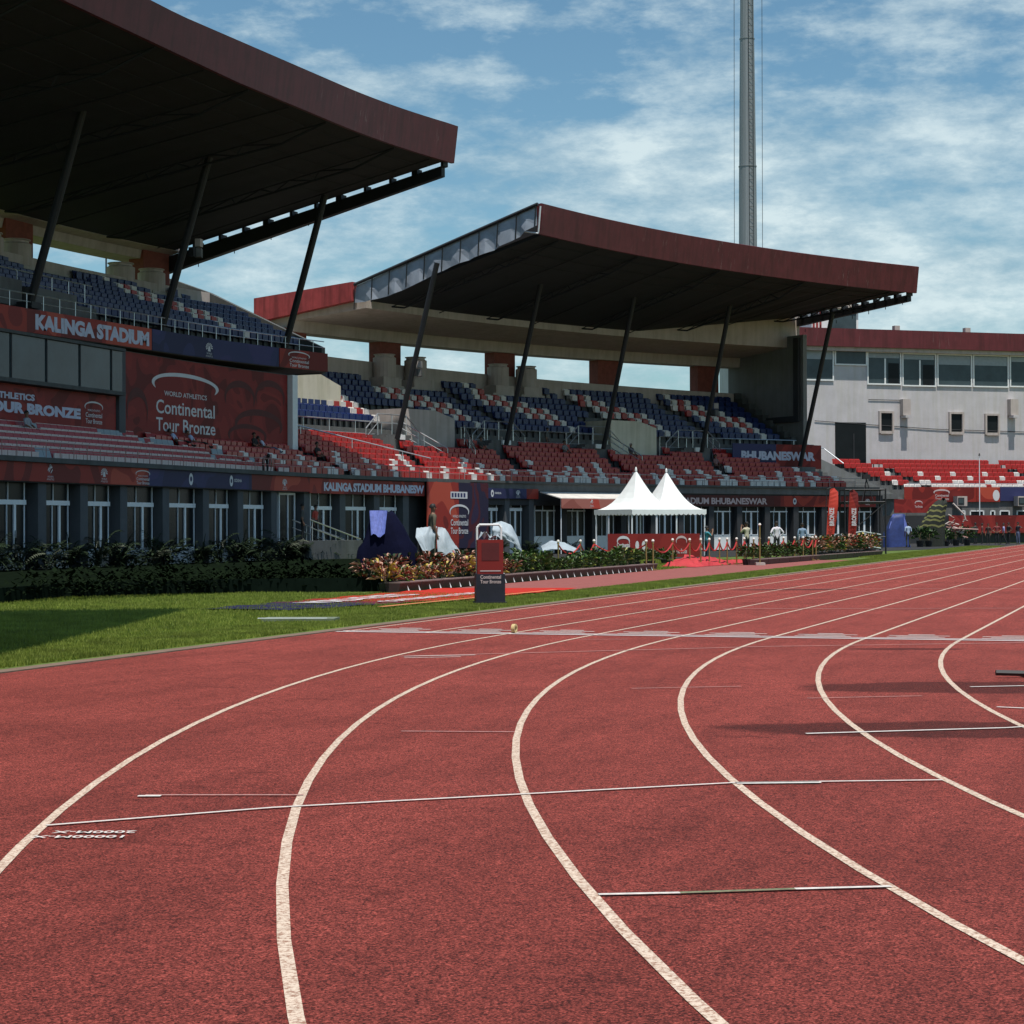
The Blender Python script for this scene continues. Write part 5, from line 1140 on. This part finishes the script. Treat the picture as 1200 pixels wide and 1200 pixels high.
# troughs
def trough(x0, y0, x1, y1, label, grp):
    a = Vector((x0, y0, 0)); c = Vector((x1, y1, 0)); d = (c-a).normalized(); s_ = Vector((-d.y, d.x, 0)); b = MB()
    b.hexa([a+s_*.03-Vector((0, 0, .02)), c+s_*.03-Vector((0, 0, .02)), c+s_*.32-Vector((0, 0, .02)), a+s_*.32-Vector((0, 0, .02))], [a-s_*.02+Vector((0, 0, .19)), c-s_*.02+Vector((0, 0, .19)), c+s_*.36+Vector((0, 0, .19)), a+s_*.36+Vector((0, 0, .19))], trough_m)
    b.hexa([a-s_*.04+Vector((0, 0, .19)), c-s_*.04+Vector((0, 0, .19)), c+s_*.38+Vector((0, 0, .19)), a+s_*.38+Vector((0, 0, .19))], [a-s_*.04+Vector((0, 0, .215)), c-s_*.04+Vector((0, 0, .215)), c+s_*.38+Vector((0, 0, .215)), a+s_*.38+Vector((0, 0, .215))], mat('trough_rim', (.20, .14, .13), .6))
    return single('planter_trough', b, label, 'planter', grp)
x = 16.9; k = 1
while x < 40.2: trough(x, 54.5, x+1.35, 54.5, 'dark maroon trough in the long planting row, %s from its left end' % nth(k), 'dark troughs edging the path'); x += 1.42; k += 1
x = 50; k = 1
while x < 77.8: f0_ = (x-50)/28; f1_ = (x+1.9-50)/28; trough(x, 52.85-f0_*.95, x+1.9, 52.85-f1_*.95, 'dark trough in the far planting row, %s from its left end' % nth(k), 'dark troughs in the far row'); x += 2.0; k += 1
b = MB()
for x in np.arange(17.2, 40, .71): b.add([(x, 54.40, .0), (x+.10, 54.40, .0), (x+.05, 54.44, .13)], [(0, 1, 2)], whitep)
sp_ = struct('trough_clips', b, 'stuff')
# dark leafy plants along the main stand
lf = {}
def arch_plant(seed, n, L, m1, m2, w):
    b = MB(); g_ = random.Random(seed)
    for k in range(n):
        az = g_.uniform(0, 6.28); ln = L*g_.uniform(.6, 1.1); frond(b, Vector((g_.uniform(-.15, .15), g_.uniform(-.15, .15), g_.uniform(0, .5))), az, ln*.7, ln*g_.uniform(.9, 1.5), ln*g_.uniform(.5, 1.2), g_.choice([m1, m1, m2]), w, 6, True, .34)
    return b
leafdd = mat('deep_green_frond', (.018, .030, .015), .7, .4, 3, spec=.1); leafdl = mat('grey_green_frond', (.085, .10, .07), .5, .3, 3)
am = [arch_plant(21, 26, 1.5, leafdd, leafdl, .09).mesh('fronds'), arch_plant(22, 34, 1.15, leafdd, leafdd, .07).mesh('fronds'), arch_plant(23, 22, 1.7, leafdd, leafdl, .10).mesh('fronds')]
for i, (s, n, k, sc) in enumerate([(-25, -0.75, 0, 1), (-22, -0.75, 1, 1.1), (-19.6, -0.50, 0, 1.0), (-18.2, -0.75, 2, .8), (-16.4, -0.50, 1, 1.1), (-14.6, -0.75, 0, 1.0), (-12.6, -0.50, 1, 1.1), (-10.6, -0.75, 2, .85), (-8.9, -0.50, 1, 1.15), (-6.6, -0.75, 1, 1.0), (-4.4, -0.50, 0, .9), (-2.8, -0.75, 1, 1.2), (-.8, -0.50, 1, 1.1), (1.4, -0.75, 0, 1.0), (2.8, -0.75, 1, 1.0), (5.5, -0.75, 1, .9), (8.0, -0.75, 1, .9), (10.5, -0.75, 1, 1.0), (22.9, -0.50, 1, .9), (25.9, -0.50, 1, .8), (29.7, -0.50, 1, .7)]):
    o = link('arching_plant', am[k]); o.location = P3(s, n, 0); o.scale = (sc, sc, sc); o.rotation_euler = (0, 0, i*1.3)
    tag(o, 'dark arching plant in shade along the stand foot, %s from the left' % nth(i+1), 'plant', 'dark plants along the foot of the stand')
b = MB()
rg_ = random.Random(5)
ql = [spot(-60, 38.2), spot(0, 40.0), spot(75, 43.4), spot(300, 46.3), spot(463, 47.4)]
leafbk = mat('shade_darkened_leaf', (.007, .012, .006), .9, .4, 3, spec=0)  # leaves blackened in colour to carry the shade over the bed
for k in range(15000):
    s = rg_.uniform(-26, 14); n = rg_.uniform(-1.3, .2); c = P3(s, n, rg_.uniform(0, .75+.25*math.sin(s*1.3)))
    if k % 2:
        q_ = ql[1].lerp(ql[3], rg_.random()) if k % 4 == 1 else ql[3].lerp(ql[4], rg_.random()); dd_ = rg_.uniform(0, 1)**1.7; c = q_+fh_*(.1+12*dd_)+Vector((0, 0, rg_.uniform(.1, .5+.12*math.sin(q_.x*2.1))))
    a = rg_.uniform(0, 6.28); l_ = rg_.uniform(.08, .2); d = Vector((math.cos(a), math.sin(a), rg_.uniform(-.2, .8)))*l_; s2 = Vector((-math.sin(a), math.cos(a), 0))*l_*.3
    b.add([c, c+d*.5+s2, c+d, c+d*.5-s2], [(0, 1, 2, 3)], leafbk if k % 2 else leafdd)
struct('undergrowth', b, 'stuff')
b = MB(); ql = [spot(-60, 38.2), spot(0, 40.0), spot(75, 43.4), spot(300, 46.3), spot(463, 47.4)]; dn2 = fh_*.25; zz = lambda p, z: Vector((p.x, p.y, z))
for qa, qb in zip(ql, ql[1:]): b.hexa([zz(qa, -.03), zz(qb, -.03), zz(qb+dn2, -.03), zz(qa+dn2, -.03)], [zz(qa, .30), zz(qb, .30), zz(qb+dn2, .30), zz(qa+dn2, .30)], mat('shade_darkened_screen', (.007, .012, .009), 1, .2, spec=0))  # strip whose near-black colour stands in for shade behind the lawn
single('low_painted_shade_screen', b, 'low screen with shade in its near-black colour, lawn back left of the navy tarp', 'screen')
b = MB(); b.box(spot(500, 58)+Vector((1.0, .8, .27)), (3.6, 1.6, .54), blackp, YAW); single('work_platform', b, 'low black platform behind the crotons under the pale covers', 'platform')
# ================================================================== ROPE POSTS
sm = MB(); sm.lathe((0, 0, 0), [(.15, 0), (.15, .03), (.03, .05), (.025, .9), (.045, .92), (.03, .96)], brass, 10)
smm = sm.mesh('post'); cpm = MB(); cpm.lathe((0, 0, .95), [(.03, 0), (.055, .04), (.03, .10)], ropew, 8); cpmm = cpm.mesh('cap')
sts = [(654, 68, 1), (680, 69, 1), (696, 70, 1), (757, 68, 1), (765, 68.6, 1), (788, 74, 1), (808, 74.5, 1), (821, 75, 1), (831, 76, 1), (843, 77, 1), (852, 78, 1), (863, 79, 1), (872, 80, 1), (883, 77.5, 1), (890, 82, 1), (901, 83, 1), (918, 84, 1), (931, 85, 1), (941, 86, 1), (952, 87, 1), (956, 88, 1), (1112, 150, 0)]
sp0 = None; pts_ = []
for i, (u, D_, g_) in enumerate(sts[:21]):
    p = spot(u, D_)
    if sp0 is None: sp0 = thing('rope_post', '', 'post', p); part('post', smm, sp0, world=False); part('cap', cpmm, sp0, world=False); t = sp0
    else: t = dup(sp0, p)
    tag(t, 'brass rope post with pale cap near the path, %s from the left' % nth(i+1), 'rope post', 'brass rope posts along the path'); pts_.append(p)
for i in range(len(pts_)-1):
    if i in (3,): continue
    a, c = pts_[i], pts_[i+1]; b = MB(); b.path([a.lerp(c, t)+Vector((0, 0, .88-.32*4*t*(1-t))) for t in np.linspace(0, 1, 8)], .028, ropem, 5)
    single('barrier_rope', b, 'sagging red rope hung between the %s and %s rope posts from the left' % (nth(i+1), nth(i+2)), 'rope', 'red ropes between the posts')
# things near the lawn
p = Vector((10.62, 50.15, -.02)); tr = thing('trolley_box', 'tall red and black box with white tubular handle beside the outer lane', 'trolley', p, YAW-math.pi/2+.1)
b = MB(); b.box((0, 0, .92), (.50, .34, .66), redwall); b.box((0, -.172, 1.02), (.34, .006, .34), mat('dark_red_disc', (.10, .012, .014), .6)); part('upper_box', b, tr, world=False)
b = MB(); b.box((0, 0, .30), (.56, .42, .58), mat('navy_black_print', (.018, .018, .030), .5, .3, 3)); b.box((0, -.02, .03), (.62, .50, .05), blackp); part('lower_box', b, tr, world=False)
b = MB(); b.path([(-.235, .1, 1.2), (-.235, .1, 1.48), (-.19, .1, 1.54), (.19, .1, 1.54), (.235, .1, 1.48), (.235, .1, 1.2)], .022, whitep, 8); b.path([(-.235, .1, .05), (-.235, .1, 1.2)], .022, whitep, 8); b.path([(.29, .1, .05), (.285, .1, .6)], .018, whitep, 6); part('handle', b, tr, world=False)
b = MB(); ft = lambda x0_, x1_, z0_, z1_, y=-.213: (lambda a, c: Vector((x0_+(x1_-x0_)*a, y, z0_+(z1_-z0_)*c))); b.add([Vector((-.20, -.176, .64)), Vector((.20, -.176, .64)), Vector((.20, -.176, .66)), Vector((-.20, -.176, .66))], [(0, 1, 2, 3)], ltp); put_text(b, 'Continental', ft(-.20, .20, .50, .57), ltp, bold=.02); put_text(b, 'Tour Bronze', ft(-.20, .20, .41, .48), ltp, bold=.02); part('lettering', b, tr, world=False)
b = MB()
vs = [Vector((-.22+.44*i/8, -.08+.16*j/3, 1.25+.16*random.random()*(1 if 0 < i < 8 else .3))) for j in range(4) for i in range(9)]
b.add(vs, [(j*9+i, j*9+i+1, (j+1)*9+i+1, (j+1)*9+i) for j in range(3) for i in range(8)], tarp_w); part('crumpled_sheet', b, tr, world=False)
b = MB(); b.box((3.05, 50.72, .02), (.62, 1.15, .05), mat('weathered_plate', (.16, .19, .13), .6, .3, 5), .25); b.box((2.8, 50.75, .048), (.05, 1.1, .012), alum, .25); single('metal_plate', b, 'flat weathered metal plate lying on the lawn near the kerb', 'plate')
b = MB(); b.lathe((0, 0, 0), [(.035, -.025), (.062, -.025), (.062, .025), (.035, .025), (.035, -.025)], mat('yellowed_tape', (.55, .42, .20), .6, .2, 20), 20); o = single('tape_roll', b, 'yellowed roll of tape standing on the finish line', 'tape roll'); o.location = (.28, 46.24, .066); o.rotation_euler = (rad(90), 0, YAW+.5-math.pi/2+math.pi/2-.9)
# printed carpet on the lawn
def carpet_mat():
    m = bpy.data.materials.new('printed_carpet'); m.use_nodes = True; t = m.node_tree; b = t.nodes['Principled BSDF']; b.inputs['Roughness'].default_value = .9; b.inputs['Specular IOR Level'].default_value = .1
    tcn = t.nodes.new('ShaderNodeTexCoord'); sp2 = t.nodes.new('ShaderNodeSeparateXYZ'); t.links.new(tcn.outputs['Object'], sp2.inputs[0])
    n = t.nodes.new('ShaderNodeTexNoise'); n.inputs['Scale'].default_value = .8; t.links.new(tcn.outputs['Object'], n.inputs['Vector'])
    ma = t.nodes.new('ShaderNodeMath'); ma.operation = 'MULTIPLY_ADD'; t.links.new(n.outputs[0], ma.inputs[0]); ma.inputs[1].default_value = 2.0; t.links.new(sp2.outputs[0], ma.inputs[2])
    mr = t.nodes.new('ShaderNodeMapRange'); mr.inputs['From Min'].default_value = 7; mr.inputs['From Max'].default_value = 16; t.links.new(ma.outputs[0], mr.inputs[0])
    r = t.nodes.new('ShaderNodeValToRGB'); e = r.color_ramp.elements; e[0].position = 0; e[0].color = (.012, .012, .05, 1); e[1].position = 1; e[1].color = (.42, .03, .02, 1)
    q = e.new(.40); q.color = (.022, .018, .07, 1); q = e.new(.52); q.color = (.20, .015, .03, 1); q = e.new(.68); q.color = (.42, .025, .025, 1)
    t.links.new(mr.outputs[0], r.inputs[0]); t.links.new(r.outputs[0], b.inputs['Base Color']); return m
cp = thing('printed_carpet', 'navy to red printed carpet strip lying on the lawn before the crotons', 'carpet', (11, 53, 0)); b = MB()
N1 = 24; vs = []
for i in range(N1+1):
    x = 6.6+13.2*i/N1; f = i/N1; ya = 52.55-1.45*min(1, f*1.7); yb = 54.35; 
    for j in range(4): vs.append((x, ya+(yb-ya)*j/3, .01+.012*math.sin(i*1.9+j)))
b.add(vs, [(i*4+j, i*4+j+1, (i+1)*4+j+1, (i+1)*4+j) for i in range(N1) for j in range(3)], carpet_mat()); part('cloth', b, cp)
b = MB(); put_text(b, 'WORLD ATHLETICS', lambda a, c: Vector((9.2+5.2*a, 53.0+.7*c, .034)), ltw, bold=.02); put_text(b, 'CONTINENTAL TOUR', lambda a, c: Vector((10.2+5.6*a, 52.0+.4*c, .034)), ltw, bold=.02); part('lettering', b, cp)
b = MB(); b.strip([(7.8, 51.28), (12.5, 51.16), (18, 51.1)], .14, .036, mat('orange_edge', (.60, .20, .08), .6)); part('edging', b, cp)
# crumpled red cloth heap on the path
b = MB(); g_ = random.Random(9); vs = []; nx, ny = 26, 8
for i in range(nx+1):
    for j in range(ny+1):
        f = i/nx; q = j/ny; h_ = (.26*math.exp(-((f-.16)/.12)**2)+.20*math.exp(-((f-.42)/.16)**2)+.12)*math.sin(math.pi*min(1, max(0, q*1.0)))*(1 if i not in (0, nx) else .1)
        vs.append((45.5+10*f+g_.uniform(-.08, .08), 54.2+1.5*q-.3*f+g_.uniform(-.06, .06), max(.0, h_*g_.uniform(.75, 1.15))))
b.add(vs, [(i*(ny+1)+j, i*(ny+1)+j+1, (i+1)*(ny+1)+j+1, (i+1)*(ny+1)+j) for i in range(nx) for j in range(ny)], red_cl); single('red_cloth_heap', b, 'crumpled bright red cloth heaped on the path before the tents', 'cloth')
b = MB(); b.tube((49.9, 52.7, 0), (49.9, 52.7, 1.5), .03, brass); b.box((49.9, 52.7, .04), (.7, .35, .1), beige, .3); b.lathe((49.9, 52.7, 1.5), [(.03, 0), (.06, .04), (.03, .1)], ropew, 8); single('tall_rope_post', b, 'taller post on a pale block at the path edge, right of the red cloth', 'post')
b = MB(); 
for (dx, dy, L_) in ((0, 0, .9), (.25, .35, .8)): b.path([(-6.15+dx*.3, 38.50-dy*.2, .03), (-6.35+dx, 39.18-dy, .05)], .03, blackp, 6)
b.path([(-6.2, 38.5, .03), (-6.0, 38.3, .25), (-5.9, 38.2, .6)], .025, blackp, 6); b.box((-6.3, 38.85, .03), (.5, .08, .03), alum, .4); single('folded_stand', b, 'black folded metal stand lying on the track at the right edge', 'stand')
def debris(u, v, label, c=beige):
    pass
b = MB(); q = Vector((-19.1, 37.95, 0)); 
b.add([q+Vector((0, 0, .012)), q+Vector((.03, -.06, .02)), q+Vector((.05, -.03, .03)), q+Vector((.02, .03, .01))], [(0, 1, 2, 3)], cream); b.add([q+Vector((.05, -.03, .03)), q+Vector((.05, -.10, .012)), q+Vector((.02, -.1, .015))], [(0, 1, 2)], cream); single('dry_leaf', b, 'small curled pale leaf lying in the right foreground lane', 'leaf')

# ================================================================== PEOPLE
def person(label, loc, face, H=1.68, shirt=(.5, .5, .5), pants=(.03, .03, .04), pose='stand', group=None, shortsleeve=True, cap=None):
    """face: direction the chest points to (world angle); body skinned from a joint graph"""
    J = {'pel': (0, 0, .93), 'wai': (0, 0, 1.06), 'che': (0, -.01, 1.27), 'nec': (0, 0, 1.43), 'nk2': (0, -.01, 1.49), 'hea': (0, -.02, 1.58), 'cro': (0, -.01, 1.66)}
    for sd, sx in (('L', -1), ('R', 1)):
        J['sh'+sd] = (.17*sx, 0, 1.38); J['el'+sd] = (.22*sx, .03, 1.10); J['wr'+sd] = (.22*sx, -.04, .86); J['hd'+sd] = (.22*sx, -.06, .79)
        J['hi'+sd] = (.09*sx, 0, .88); J['kn'+sd] = (.10*sx, -.02, .49); J['an'+sd] = (.10*sx, .02, .09); J['to'+sd] = (.12*sx, -.13, .045)
    def mv(n, p): J[n] = p
    if pose == 'photo':
        for sd, sx in (('L', -1), ('R', 1)): mv('el'+sd, (.22*sx, -.16, 1.18)); mv('wr'+sd, (.09*sx, -.30, 1.42)); mv('hd'+sd, (.05*sx, -.33, 1.49))
    if pose == 'hips': 
        for sd, sx in (('L', -1), ('R', 1)): mv('el'+sd, (.34*sx, .08, 1.14)); mv('wr'+sd, (.17*sx, -.04, .98)); mv('hd'+sd, (.12*sx, -.08, .95))
    if pose == 'point': mv('elR', (.36, -.10, 1.30)); mv('wrR', (.55, -.22, 1.28)); mv('hdR', (.63, -.25, 1.27))
    if pose == 'walk': mv('knL', (-.10, -.16, .50)); mv('anL', (-.10, -.20, .10)); mv('toL', (-.11, -.35, .05)); mv('anR', (.10, .24, .13)); mv('toR', (.11, .12, .04)); mv('knR', (.10, .06, .50))
    if pose == 'bend':
        for k in ('wai', 'che', 'nec', 'nk2', 'hea', 'cro'): x_, y_, z_ = J[k]; l_ = z_-.93; mv(k, (0, -l_*.93, .93+l_*.12))
        for sd, sx in (('L', -1), ('R', 1)): mv('sh'+sd, (.17*sx, -.42, .97)); mv('el'+sd, (.19*sx, -.47, .70)); mv('wr'+sd, (.16*sx, -.50, .46)); mv('hd'+sd, (.15*sx, -.50, .39))
    if pose == 'sit':
        for k in J:
            x_, y_, z_ = J[k]
            if z_ > .8 and k[:2] not in ('el', 'wr', 'hd'): J[k] = (x_, y_+(z_-.9)*.10, z_-.42)
        for sd, sx in (('L', -1), ('R', 1)): mv('kn'+sd, (.12*sx, -.42, .50)); mv('an'+sd, (.12*sx, -.40, .09)); mv('to'+sd, (.13*sx, -.54, .045)); mv('el'+sd, (.23*sx, -.05, .72)); mv('wr'+sd, (.13*sx, -.27, .58)); mv('hd'+sd, (.10*sx, -.34, .56))
    if pose == 'recline':
        for k in J:
            x_, y_, z_ = J[k]
            if z_ > .8 and k[:2] not in ('el', 'wr', 'hd'): J[k] = (x_, y_+(z_-.9)*.55, .50+(z_-.9)*.80)
        for sd, sx in (('L', -1), ('R', 1)): mv('kn'+sd, (.12*sx, -.42, .58)); mv('an'+sd, (.12*sx, -.72, .35)); mv('to'+sd, (.13*sx, -.80, .42)); mv('el'+sd, (.25*sx, .12, .66)); mv('wr'+sd, (.12*sx, -.10, .62)); mv('hd'+sd, (.08*sx, -.16, .60))
    names = list(J); ix = {k: i for i, k in enumerate(names)}; R0 = {'pel': (.145, .10), 'wai': (.125, .09), 'che': (.16, .105), 'nec': (.07, .06), 'nk2': (.052, .052), 'hea': (.078, .092), 'cro': (.062, .07), 'sh': (.066, .062), 'el': (.045, .045), 'wr': (.032, .028), 'hd': (.036, .020), 'hi': (.088, .085), 'kn': (.060, .060), 'an': (.042, .045), 'to': (.045, .032)}
    E_ = [('pel', 'wai'), ('wai', 'che'), ('che', 'nec'), ('nec', 'nk2'), ('nk2', 'hea'), ('hea', 'cro')]
    for sd in 'LR': E_ += [('che', 'sh'+sd), ('sh'+sd, 'el'+sd), ('el'+sd, 'wr'+sd), ('wr'+sd, 'hd'+sd), ('pel', 'hi'+sd), ('hi'+sd, 'kn'+sd), ('kn'+sd, 'an'+sd), ('an'+sd, 'to'+sd)]
    V_ = [Vector(J[n]) for n in names]; Ei = [(ix[a], ix[c]) for a, c in E_]; RR_ = [R0.get(n, R0.get(n[:2])) for n in names]
    for sd, sx in (('L', -1), ('R', 1)):      # five unequal fingers, thumb from the side of the palm
        h = Vector(J['hd'+sd]); w_ = Vector(J['wr'+sd]); d = (h-w_).normalized(); s_ = Vector((1, 0, 0)).cross(d); s_ = s_.normalized() if s_.length > .1 else Vector((0, 1, 0))
        for k, (o_, l_) in enumerate(((-.024, .060), (-.008, .072), (.008, .068), (.024, .052))):
            a = len(V_); V_.append(h+s_*o_+d*.045); V_.append(h+s_*o_*1.15+d*(.045+l_)+Vector((-.015*sx, 0, 0))); RR_ += [(.009, .009), (.007, .007)]; Ei += [(ix['hd'+sd], a), (a, a+1)]
        a = len(V_); V_.append(h-d*.005-s_*.045); V_.append(h+d*.035-s_*.060); RR_ += [(.010, .010), (.008, .008)]; Ei += [(ix['hd'+sd], a), (a, a+1)]
    me = bpy.data.meshes.new('body'); me.from_pydata([tuple(v) for v in V_], Ei, []); o = bpy.data.objects.new('body', me); COL.objects.link(o)
    sk = o.modifiers.new('skin', 'SKIN'); 
    for i, v in enumerate(me.skin_vertices[0].data): v.radius = RR_[i]; v.use_root = (i == 0)
    ss = o.modifiers.new('sub', 'SUBSURF'); ss.levels = 1; ss.render_levels = 1
    dg = bpy.context.evaluated_depsgraph_get(); m2 = bpy.data.meshes.new_from_object(o.evaluated_get(dg)); bpy.data.objects.remove(o)
    m2.name = 'body'; k1 = 'shirt_%02d%02d%02d' % tuple(int(c*99) for c in shirt); k2 = 'trousers_%02d%02d%02d' % tuple(int(c*99) for c in pants)
    m2.materials.clear(); m2.materials.append(skin); m2.materials.append(mat(k1, shirt, .8, .12, 8)); m2.materials.append(mat(k2, pants, .8, .12, 8)); m2.materials.append(blackp)
    segs_ = []
    for a, c in E_:
        cl = 0 if c in ('nk2', 'hea', 'cro') or c[:2] in ('wr', 'hd') else (1 if c in ('wai', 'che', 'nec') or c[:2] in ('sh', 'el') else (3 if c[:2] == 'to' else 2))
        if not shortsleeve and c[:2] == 'wr': cl = 1
        segs_.append((Vector(J[a]), Vector(J[c]), cl))
    mi = []
    for p_ in m2.polygons:
        c = p_.center; best = (9, 0)
        for a, e_, cl in segs_:
            ab = e_-a; t_ = max(0, min(1, (c-a).dot(ab)/ab.length_squared)); dd_ = (c-(a+ab*t_)).length
            if dd_ < best[0]: best = (dd_, cl)
        mi.append(best[1])
    m2.polygons.foreach_set('material_index', mi); m2.polygons.foreach_set('use_smooth', [True]*len(mi))
    t = thing('person', label, 'person', loc, face+math.pi/2, group); t.scale = (H/1.68,)*3
    part('body', m2, t, world=False)
    hh = Vector(J['hea']); uu = (Vector(J['cro'])-Vector(J['nk2'])).normalized(); b = MB(); K = 10; vs = []
    ax = Vector((1, 0, 0)); ay = uu.cross(ax).normalized(); ay = ay if ay.y > 0 or pose == 'bend' else -ay
    for j in range(5):
        th = j/4*1.75
        for k in range(K): a_ = 2*math.pi*k/K; vs.append(hh+uu*.03+ay*.012+(ax*math.cos(a_)*.092+ay*math.sin(a_)*.108)*math.sin(th+.05)+uu*(.108*math.cos(th)))
    b.add(vs, [(j*K+k, j*K+(k+1) % K, (j+1)*K+(k+1) % K, (j+1)*K+k) for j in range(4) for k in range(K) if j < 2 or math.sin(2*math.pi*(k+.5)/K) > -.35], cap or hair); part('hair' if not cap else 'cap', b, t, world=False)
    b = MB(); fr_ = hh-ay*.088; b.add([fr_+uu*.02, fr_-ax*.014-uu*.02, fr_-ay*.022-uu*.015, fr_+ax*.014-uu*.02], [(0, 1, 2), (0, 2, 3)], skin)
    for sx in (-1, 1): b.box(hh+ax*sx*.084-ay*.0, (.018, .03, .05), skin); b.box(fr_+ax*sx*.032+uu*.025-ay*.002, (.022, .008, .010), hair)
    b.box(fr_-uu*.045-ay*.002, (.04, .008, .009), red_s); part('face', b, t, world=False)
    return t
AF = math.atan2(fh_.y, fh_.x)       # facing away from the lens
person('person in cream shirt and dark trousers raising a phone behind the rope posts', spot(875, 97), AF+.6, 1.68, (.50, .46, .34), (.02, .02, .025), 'photo')
person('person in long white shirt standing behind the rope posts, facing the stand', spot(910, 97), AF+.3, 1.70, (.66, .62, .66), (.03, .03, .035), 'hips', shortsleeve=False)
person('person in grey-blue shirt standing furthest right behind the rope posts', spot(940, 98), AF, 1.62, (.20, .29, .40), (.05, .06, .10), 'stand', shortsleeve=False)
person('small person in teal top beside the right end of the red barrier board', spot(828, 91), AF-1.2, 1.48, (.05, .26, .32), (.03, .05, .08), 'photo')
person('person in olive clothes standing among the pale covers behind the crotons', spot(507, 57.2, .42), AF-1.2, 1.70, (.085, .075, .05), (.07, .062, .045), 'stand')
person('person in light blue shirt with back turned beside the far blue tarp bundle', spot(1064, 139), AF+.1, 1.70, (.40, .50, .66), (.05, .055, .04), 'stand')
person('person in white printed tee with back turned before the striped heap', spot(1100, 149), AF-.05, 1.72, (.66, .68, .76), (.02, .02, .022), 'hips')
person('person in dark clothes with a pale bib, leftmost of the far right group', spot(1158, 157), AF+2.6, 1.62, (.06, .04, .035), (.03, .03, .03), 'stand')
person('person in dark red top in the middle of the far right group', spot(1168, 156), AF+3.0, 1.70, (.22, .05, .05), (.02, .02, .022), 'hips')
person('person in lilac-blue shirt walking in the far right group', spot(1176, 155), AF+1.4, 1.66, (.30, .32, .55), (.02, .02, .03), 'walk')
person('person in dark top and pale jeans pointing at the right edge beside the track', spot(1193, 156), AF+2.2, 1.72, (.03, .03, .04), (.16, .20, .30), 'point')
person('person in black standing in shade just left of the far right group', spot(1143, 160), AF+.6, 1.70, (.03, .03, .03), (.02, .02, .02), 'stand')
person('person in dark brown clothes in shade right of the striped heap', spot(1128, 160), AF+1.0, 1.66, (.05, .035, .03), (.02, .02, .02), 'hips')
person('person in dark blue clothes just right of the striped heap', spot(1114, 157), AF+.4, 1.68, (.03, .04, .07), (.02, .02, .02), 'stand')
person('person in black with arms on hips behind the lilac-blue walker', spot(1182, 161), AF+2.0, 1.70, (.025, .025, .03), (.02, .02, .02), 'hips')
person('person in dark maroon top behind the pale-bibbed person', spot(1151, 162), AF+1.2, 1.66, (.10, .03, .03), (.02, .02, .02), 'stand')
person('person in orange-red top at the head of the shaded entrance stair', P3(5.0, -.6, .9), -1.7, 1.62, (.42, .06, .04), (.02, .02, .02), 'stand')
person('person in dark clothes at the left side of the shaded entrance stair', P3(3.3, -.8, .9), -1.2, 1.66, (.09, .085, .08), (.02, .02, .02), 'stand')
FR = -math.pi/2
def sit(label, s, row, pose='sit', **k):
    n = .35+.78*row+.42; z = 3.6+.30*row; return person(label, P3(s, n-.02, z), FR+ANG(s)+k.pop('turn', 0), pose=pose, **k)
sit('person in pale grey shirt seated in the back row at far left', -12.0, 4, shirt=(.32, .33, .36), pants=(.03, .03, .03))
sit('person in light blue shirt reclining, left of the pair under the Tour lettering', .35, 4, 'recline', shirt=(.42, .50, .68), pants=(.02, .02, .02), turn=.3)
sit('person in light blue shirt reclining, right of the pair under the Tour lettering', 1.9, 4, 'recline', shirt=(.40, .48, .66), pants=(.02, .02, .02), turn=.4)
sit('person in white and blue shirt reclining near the right end of the red wall', 8.2, 4, 'recline', shirt=(.55, .58, .70), pants=(.10, .12, .2), turn=.6)
sit('person in black seated left of the reclining white-shirted person', 7.2, 4, shirt=(.02, .02, .02), pants=(.02, .02, .02))
sit('person in black seated near the pale pillar at the wall end', 11.6, 3, shirt=(.02, .02, .02), pants=(.02, .02, .02))
person('person in dusty pink top bending over the front ledge of the lower tier', P3(2.3, .55, 3.75), FR-.9, 1.6, (.36, .22, .22), (.03, .03, .035), 'bend')
def sitB(label, s, row, pose='sit', **k):
    n = .35+.72*row+.42; z = 3.6+.31*row; return person(label, P3(s, n-.05, z), FR+ANG(s)+k.pop('turn', 0), pose=pose, **k)
sitB('person in grey clothes seated left of two near the first raised rail', 27.6, 6, shirt=(.12, .11, .11), pants=(.03, .03, .03))
sitB('person in black seated right of two near the first raised rail', 28.5, 6, shirt=(.04, .04, .04), pants=(.03, .03, .03))
sitB('person in grey shirt seated high in the red tier below a standing person', 35.6, 6, shirt=(.20, .20, .20), pants=(.05, .05, .05))
person('person in grey standing on the walkway above the red tier', P3(35.4, 6.3, 5.95), FR, 1.6, (.13, .13, .13), (.04, .04, .04), 'stand')
sitB('person in pale cap seated near the second entry box', 41.2, 6, shirt=(.05, .05, .06), pants=(.03, .03, .03), cap=white_s)
sitB('person in red and grey seated low in the red tier right of the tents', 47.0, 4, shirt=(.22, .12, .12), pants=(.08, .05, .05))
